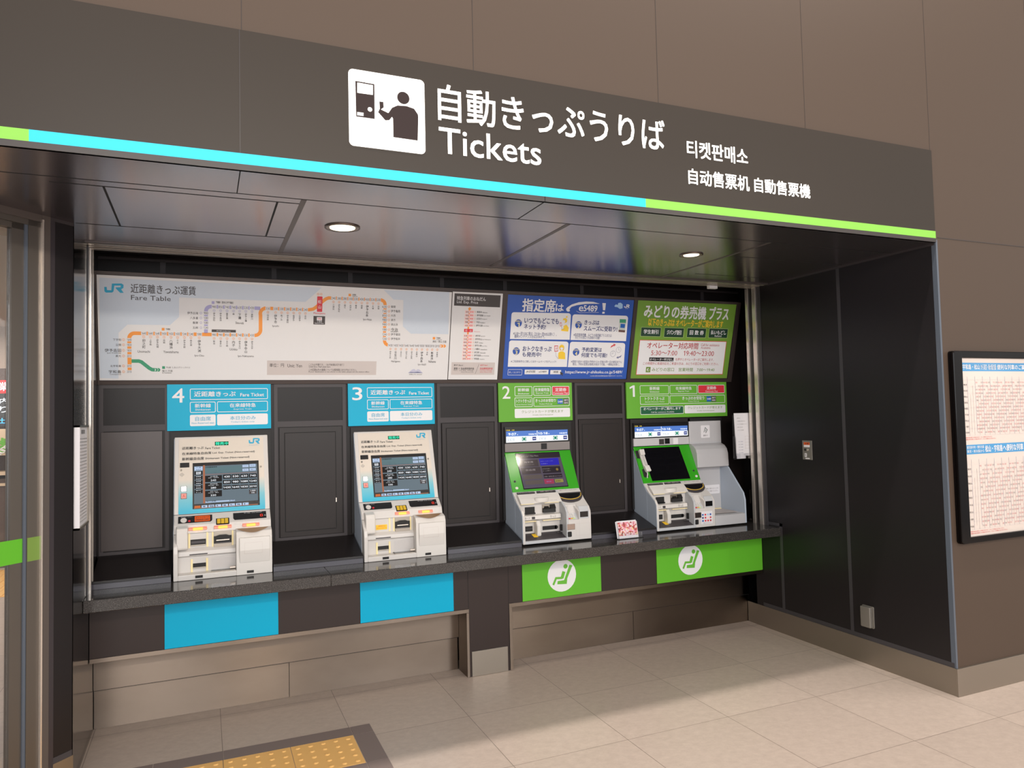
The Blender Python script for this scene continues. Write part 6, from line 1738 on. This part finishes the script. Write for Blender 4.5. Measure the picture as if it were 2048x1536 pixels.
# ================================================================== SMALL THINGS
# postcards in a clear stand
t = thing('card_holder', 'clear acrylic stand on the granite between machines 2 and 1', 'stand', (-1.125, 1.43, .7285))
b = MB(); b.box(-1.222, -1.030, 1.395, 1.47, .7286, .732, 'clear'); b.build('base', t)
b = MB(); b.box(-1.214, -1.036, 1.452, 1.455, .732, .825, 'clear'); b.build('back_sheet', t)
b = MB(); b.box(-1.214, -1.036, 1.402, 1.405, .732, .765, 'clear'); b.build('front_lip', t)
for i, (dx, mm, lb) in enumerate(((0, 'postcard', 'colourful food photo card at the front of the clear stand'), (-.008, 'paper', 'card just behind the front one in the clear stand'), (.006, 'paper', 'card leaning on the back sheet of the clear stand'))):
    T = frame((-1.211 + dx + .005, 1.410 + .009 * i, .7325), (1, 0, 0), (0, .22, 1))
    b = MB(T); b.slab([(0, 0), (.148, 0), (.148, .105 + .002 * i), (0, .105 + .002 * i)], -.001, .001, 'paper')
    if i == 0:
        b.poly([(.002, .016), (.146, .016), (.146, .103), (.002, .103)], .0012, 'postcard')
        b.text('とくとくきっぷ', .04, .020, .11, .032, .0016, 'white', .03)
    tag(b.build('postcard'), lb, 'card', 'cards in the clear stand')
# leaflets on the wall at the right
t = thing('leaflet_holder', 'clear pocket for leaflets fixed behind the dark side wall, right of machine 1', 'leaflet holder', (-.03, 1.545, 1.20))
b = MB(); b.box(-.150, .050, 1.5375, 1.5395, 1.20, 1.515, 'clear'); b.build('back_sheet', t)
b = MB(); b.box(-.150, .050, 1.5180, 1.5375, 1.194, 1.1965, 'clear'); b.box(-.150, .050, 1.5175, 1.5185, 1.1965, 1.235, 'clear'); b.build('pocket', t)
b = MB(); b.box(.010, .046, 1.5398, 1.546, 1.30, 1.40, 'blackmat'); b.box(.010, .046, 1.5165, 1.5398, 1.402, 1.408, 'blackmat'); b.build('bracket', t)
b = MB(frame((-.140, 1.5345, 1.217), (1, 0, .0), (0, .004, 1))); b.slab([(.014, .0), (.176, -.002), (.172, .310), (.004, .310)], -.001, .001, 'paper')
for i in range(5): b.text(['お知らせ', 'ご利用の皆さまへ', 'きっぷの変更について', 'お問い合わせ', '二〇二四年'][i], .03, .27 - i * .022, .03 + [.03, .08, .09, .05, .06][i], .277 - i * .022, .0014, 'ink2')
for i in range(5): b.print_([('R', 'greige', 1, .04, .14 - i * .022, .16, .1412 - i * .022)], .001); b.print_([('R', 'greige', 1, .04 + i * .03, .05, .0412 + i * .03, .14)], .001)
tag(b.build('notice_sheet'), 'tall white printed sheet in the clear pocket right of machine 1', 'paper')
b = MB(frame((-.133, 1.5215, 1.1972), (1, 0, 0), (0, .006, 1))); b.slab([(0, 0), (.080, 0), (.076, .162), (-.002, .162)], -.001, .001, 'paper')
for i in range(5): b.text('記入用紙', .02, .12 - i * .02, .06, .126 - i * .02, .0014, 'slate')
tag(b.build('leaflet'), 'small white leaflet at the front of the clear pocket', 'paper')
# thin stand at the right end of the worktop
t = thing('cane_holder', 'thin black rod on a round base at the right end of the worktop', 'stand', (.095, 1.66, .7285))
b = MB(); b.cyl((.095, 1.66, .7287), (0, 0, 1), .035, .03, .01, 'blackplastic'); b.build('base', t)
b = MB(); b.cyl((.095, 1.66, .738), (0, 0, 1), .009, .007, .11, 'blackplastic', 12); b.cyl((.095, 1.66, .848), (0, 0, 1), .003, .003, .10, 'steel2', 8); b.build('rod', t)
b = MB(); b.box(0, .144, 1.518, 1.7635, .669, .7278, 'granite'); lab(b.build('slab', bpy.data.objects['granite_worktop']), 'end piece behind the shutter guide')
# sensor under the track
b = MB(); b.box(-.400, -.330, 1.425, 1.455, 2.412, 2.434, 'paper'); tag(b.build('shutter_sensor', bevel=.002), 'small white box hanging under the shutter track above sign 1', 'sensor')
# plates on the jamb
JT = frame((0, 1.023, 1.21), (0, -1, 0), (0, 0, 1))
t = thing('shutter_switch', 'small metal switch plate with an orange sticker on the dark side wall', 'switch', (0, .98, 1.21))
b = MB(JT); b.slab([(0, 0), (.083, 0), (.083, .127), (0, .127)], 0, .003, 'outlet'); b.build('plate', t, bevel=.001)
b = MB(JT); b.slab([(.014, .083), (.064, .083), (.064, .115), (.014, .115)], .003, .0036, 'paper'); b.slab([(.014, .098), (.064, .098), (.064, .115), (.014, .115)], .003, .0038, 'orangecard'); b.text('注意', .022, .101, .056, .112, .0042, 'ink', .02); lab(b.build('sticker', t), 'orange and white sticker')
b = MB(JT)
for cx, mm in ((.026, 'blackmat'), (.045, 'chrome')): b.slab([(cx + .0075 * math.cos(a * PI / 8), .066 + .0075 * math.sin(a * PI / 8)) for a in range(16)], .003, .007, mm)
b.build('key_switch', t)
b = MB(JT); b.slab(rrect(.018, .018, .036, .043, .002), .003, .0036, 'paper'); b.text('D', .023, .024, .031, .037, .004, 'ink', .04); b.slab([(.024, .005), (.06, .005), (.06, .012), (.024, .012)], .003, .0035, 'paper'); b.build('name_tag', t)
JT = frame((0, .593, .223), (0, -1, 0), (0, 0, 1))
t = thing('outlet_cover', 'grey weatherproof outlet cover low on the dark side wall', 'outlet', (0, .55, .223))
b = MB(JT); b.slab(rrect(0, 0, .083, .13, .008), 0, .006, 'outlet'); b.build('plate', t, bevel=.001)
b = MB(JT); b.slab(rrect(.004, .004, .074, .126, .006), .006, .028, 'outlet'); b.build('lid', t, bevel=.004)
# notice board on the left side wall, seen nearly edge-on
t = thing('notice_board', 'thin white framed notice board on the left side wall of the niche', 'notice board', (-4.21, 1.13, 1.09))
b = MB(); b.box(-4.2095, -4.195, .995, 1.262, 1.100, 1.541, 'steel2'); b.build('backing', t)
b = MB(); b.box(-4.2095, -4.188, .990, .996, 1.090, 1.550, 'whiteframe' if 'whiteframe' in MT else 'paper'); b.box(-4.2095, -4.188, 1.261, 1.267, 1.090, 1.550, 'steel2'); b.box(-4.2095, -4.188, .990, 1.267, 1.541, 1.550, 'steel2'); b.box(-4.2095, -4.188, .990, 1.267, 1.090, 1.100, 'steel2'); b.build('frame', t)
b = MB(frame((-4.1948, .996, 1.100), (0, 1, 0), (0, 0, 1)))
b.slab([(0, 0), (.265, 0), (.265, .441), (0, .441)], -.001, .0, 'paper')
b.text('運賃表', .08, .41, .19, .43, .0005, 'ink', .02)
for i in range(26): b.text('松山 伊予市 三津浜 240 280 330 430 530', .015, .385 - i * .0148, .25, .392 - i * .0148, .0005, 'ink2')
lab(b.build('sheet', t), 'printed sheet of small text')

# timetable on the hall wall
t = thing('timetable_board', 'large framed timetable with blue headings on the brown wall at the right', 'timetable', (.45, 0, .80))
TT = plane_x(.06, (-.014, .80), (-.014, 2))
b = MB(TT); b.slab(rrect(-.006, .0, .80, 1.045, .018), -.02, -.006, 'blackgloss'); b.build('backing', t)
b = MB(TT)
for q in ((-.006, .0, .066, 1.045), (.73, .0, .80, 1.045)): b.slab(rrect(*q, .02), -.006, .012, 'blackgloss')
for q in ((.04, 1.006, .75, 1.045), (.04, .0, .75, .034)): b.slab([(q[0], q[1]), (q[2], q[1]), (q[2], q[3]), (q[0], q[3])], -.006, .0115, 'blackgloss')
b.build('frame', t, bevel=.004)
b = MB(TT); b.slab([(.064, .032), (.732, .032), (.732, 1.008), (.064, 1.008)], -.0062, -.002, 'ttpaper')
b.print_([('R', 'ttblue', 1, .078, .934, .722, .981), ('R', 'ttblue', 1, .078, .478, .722, .530)], -.002)
b.text('宇和島・松山', .084, .944, .222, .972, -.001, 'white', .03); b.text('から東京・新大阪方面', .232, .942, .36, .974, -.001, 'white', .01); b.text('便利な列車のご案内', .37, .944, .64, .972, -.001, 'white', .03)
b.text('鹿児島中央・博多方面', .086, .508, .225, .524, -.001, 'white', .01); b.text('東京・新大阪から', .086, .486, .225, .502, -.001, 'white', .01); b.text('松山・宇和島', .235, .486, .38, .522, -.001, 'white', .03); b.text('へ便利な列車', .385, .486, .56, .522, -.001, 'white', .03)
for v0, v1 in ((.58, .925), (.07, .47)):
    nr = 9
    for i in range(nr): b.print_([('R', 'greige', 2, .08, v0 + (v1 - v0) * i / nr, .72, v0 + (v1 - v0) * i / nr + .0018)], -.002)
    for i in range(30):
        uu = .115 + i * .021
        b.print_([('R', 'ttgrey' if i % 3 else 'slate', 2, uu, v0 + .02 * (i % 2), uu + .0012, v1 - .02 - .05 * ((i * 5) % 3))], -.002)
        for j in range(15):
            vv = v0 + .012 + (v1 - v0 - .05) * j / 15
            if (i * 7 + j * 3) % 5 and i > 2: b.text('%d' % (600 + (i * 37 + j * 53) % 1700), uu + .003, vv, uu + .0185, vv + .0085, -.0008, 'ttred' if (i + 2 * j) % 3 else 'ttgrey')
    for j in range(9):
        b.text(['宇和島', '八幡浜', '松山', '今治', '新居浜', '高松', '岡山', '新大阪', '東京'][j], .083, v0 + .012 + (v1 - v0 - .05) * j / 9, .112, v0 + .022 + (v1 - v0 - .05) * j / 9, -.0008, 'ink2')
for j, v in enumerate((.566, .556, .056, .046)): b.text('※掲載の時刻は変更となる場合があります。くわしくは係員におたずねください。', .08, v, .30 + .03 * j, v + .007, -.0008, 'redline')
lab(b.build('sheet', t), 'printed timetable sheet')

# ---- tactile paving and its dark border
for i in range(4):
    x1 = -3.0205 - i * .2965; x0 = x1 - .2935
    t = MB(); t.box(x0, x1, .6475, .9565, .0002, .003, 'tactile')
    for a in range(5):
        for c in range(5): t.lathe([(.0125, .003), (.0105, .0052), (.007, .0070), (.001, .0074)], (x0 + .0293 + a * .0587, .6475 + .031 + c * .0618, 0), 'tactile', 14)
    tag(t.build('tactile_tile'), ['yellow dotted paving tile at the right end of its row', 'second yellow dotted paving tile from the right end', 'third yellow dotted paving tile from the right end', 'yellow dotted paving tile farthest left in its row'][i], 'paving tile', 'yellow dotted paving tiles')
b = MB()
for x0, x1, y0, y1 in ((-4.9, -3.906, .9595, 1.058), (-3.903, -3.609, .9595, 1.058), (-3.6065, -3.0185, .9595, 1.058), (-3.0155, -2.918, .9595, 1.058), (-3.0155, -2.918, .6475, .9565), (-3.0155, -2.918, .546, .6445), (-3.6065, -3.0185, .546, .6445), (-4.9, -3.609, .546, .6445)): b.box(x0, x1, y0, y1, .0002, .0022, 'border')
struct(b.build('floor_border'))

# ---- inside the office behind the sliding door
t = thing('office_counter', 'long dark service counter with a pale top seen through the glass door', 'counter', (-5.8, 7.0, 0))
b = MB(); b.box(-7.4, -4.5, 6.95, 7.15, 0, .98, 'brownwood'); b.build('front', t)
b = MB(); b.box(-7.4, -4.5, 6.90, 7.19, 1.02, 1.06, 'counterwood'); b.build('top', t)
b = MB(); b.box(-7.4, -4.5, 6.93, 6.95, .90, .93, 'counterwood'); b.build('rail', t)
OT = plane_x(-6.6, (6.85, 1.5), (6.85, 2))
b = MB(OT); b.slab([(0, .424), (1.02, .424), (1.02, .566), (0, .566)], -.04, 0, 'litred'); b.text('営業', .72, .45, .945, .545, .002, 'scr_white', .03); tag(b.build('red_sign'), 'lit red sign with white characters inside the office', 'sign')
b = MB(OT); b.slab([(0, .06), (1.01, .06), (1.01, .418), (0, .418)], -.05, -.01, 'boarddark'); b.text('窓口案内', .55, .31, .93, .37, -.008, 'scr_white', .04); b.text('みどり', .55, .21, .93, .28, -.008, 'scr_white', .04); b.text('旅行会社', .52, .09, .90, .15, -.008, 'litblue', .03); tag(b.build('information_board'), 'dark information board with white and blue text below the red sign', 'sign')
b = MB(OT); b.slab([(.0, -.26), (1.0, -.26), (1.0, .03), (.0, .03)], -.03, -.004, 'counterwood'); b.text('售票處', .40, -.23, .97, -.07, 0, 'green', .05); tag(b.build('green_sign'), 'pale sign with green characters inside the office', 'sign')
t = MB()
for i in range(9):
    a = Vector((-5.80 + .03 * i, 6.75, 1.22 + .022 * i)); ring = [a + Vector((.035 * math.cos(k * PI / 6), 0, .018 * math.sin(k * PI / 6))) for k in range(13)]
    t.tube(ring, .007, 'chain', 6)
tag(t.build('plastic_chain'), 'white plastic chain hanging inside the office behind the glass', 'chain')
b = MB(); b.box(-5.66, -5.56, 6.95, 7.1, 1.06, 1.16, 'blackplastic'); tag(b.build('desk_terminal', bevel=.01), 'small black device on the office counter', 'device')
for i, (x, y) in enumerate([(-5.75 + .30 * (k % 2), 5.3 + .30 * (k // 2)) for k in range(10)]):
    g = MB(); g.box(x, x + .297, y, y + .297, .0002, .003, 'tactile')
    for a in range(4): g.box(x + .03 + a * .07, x + .055 + a * .07, y + .015, y + .282, .003, .008, 'tactile')
    tag(g.build('guide_tile'), 'yellow ribbed guide tile on the office floor behind the glass', 'paving tile', 'ribbed guide tiles inside the office')
area('office_ceiling_lamp', (-5.6, 5.2, 2.62), 1.6, 3.0, 60, (1.0, .93, .86), (-5.6, 5.2, 0))

for o in S.objects:
    if '_o' in o: del o['_o']
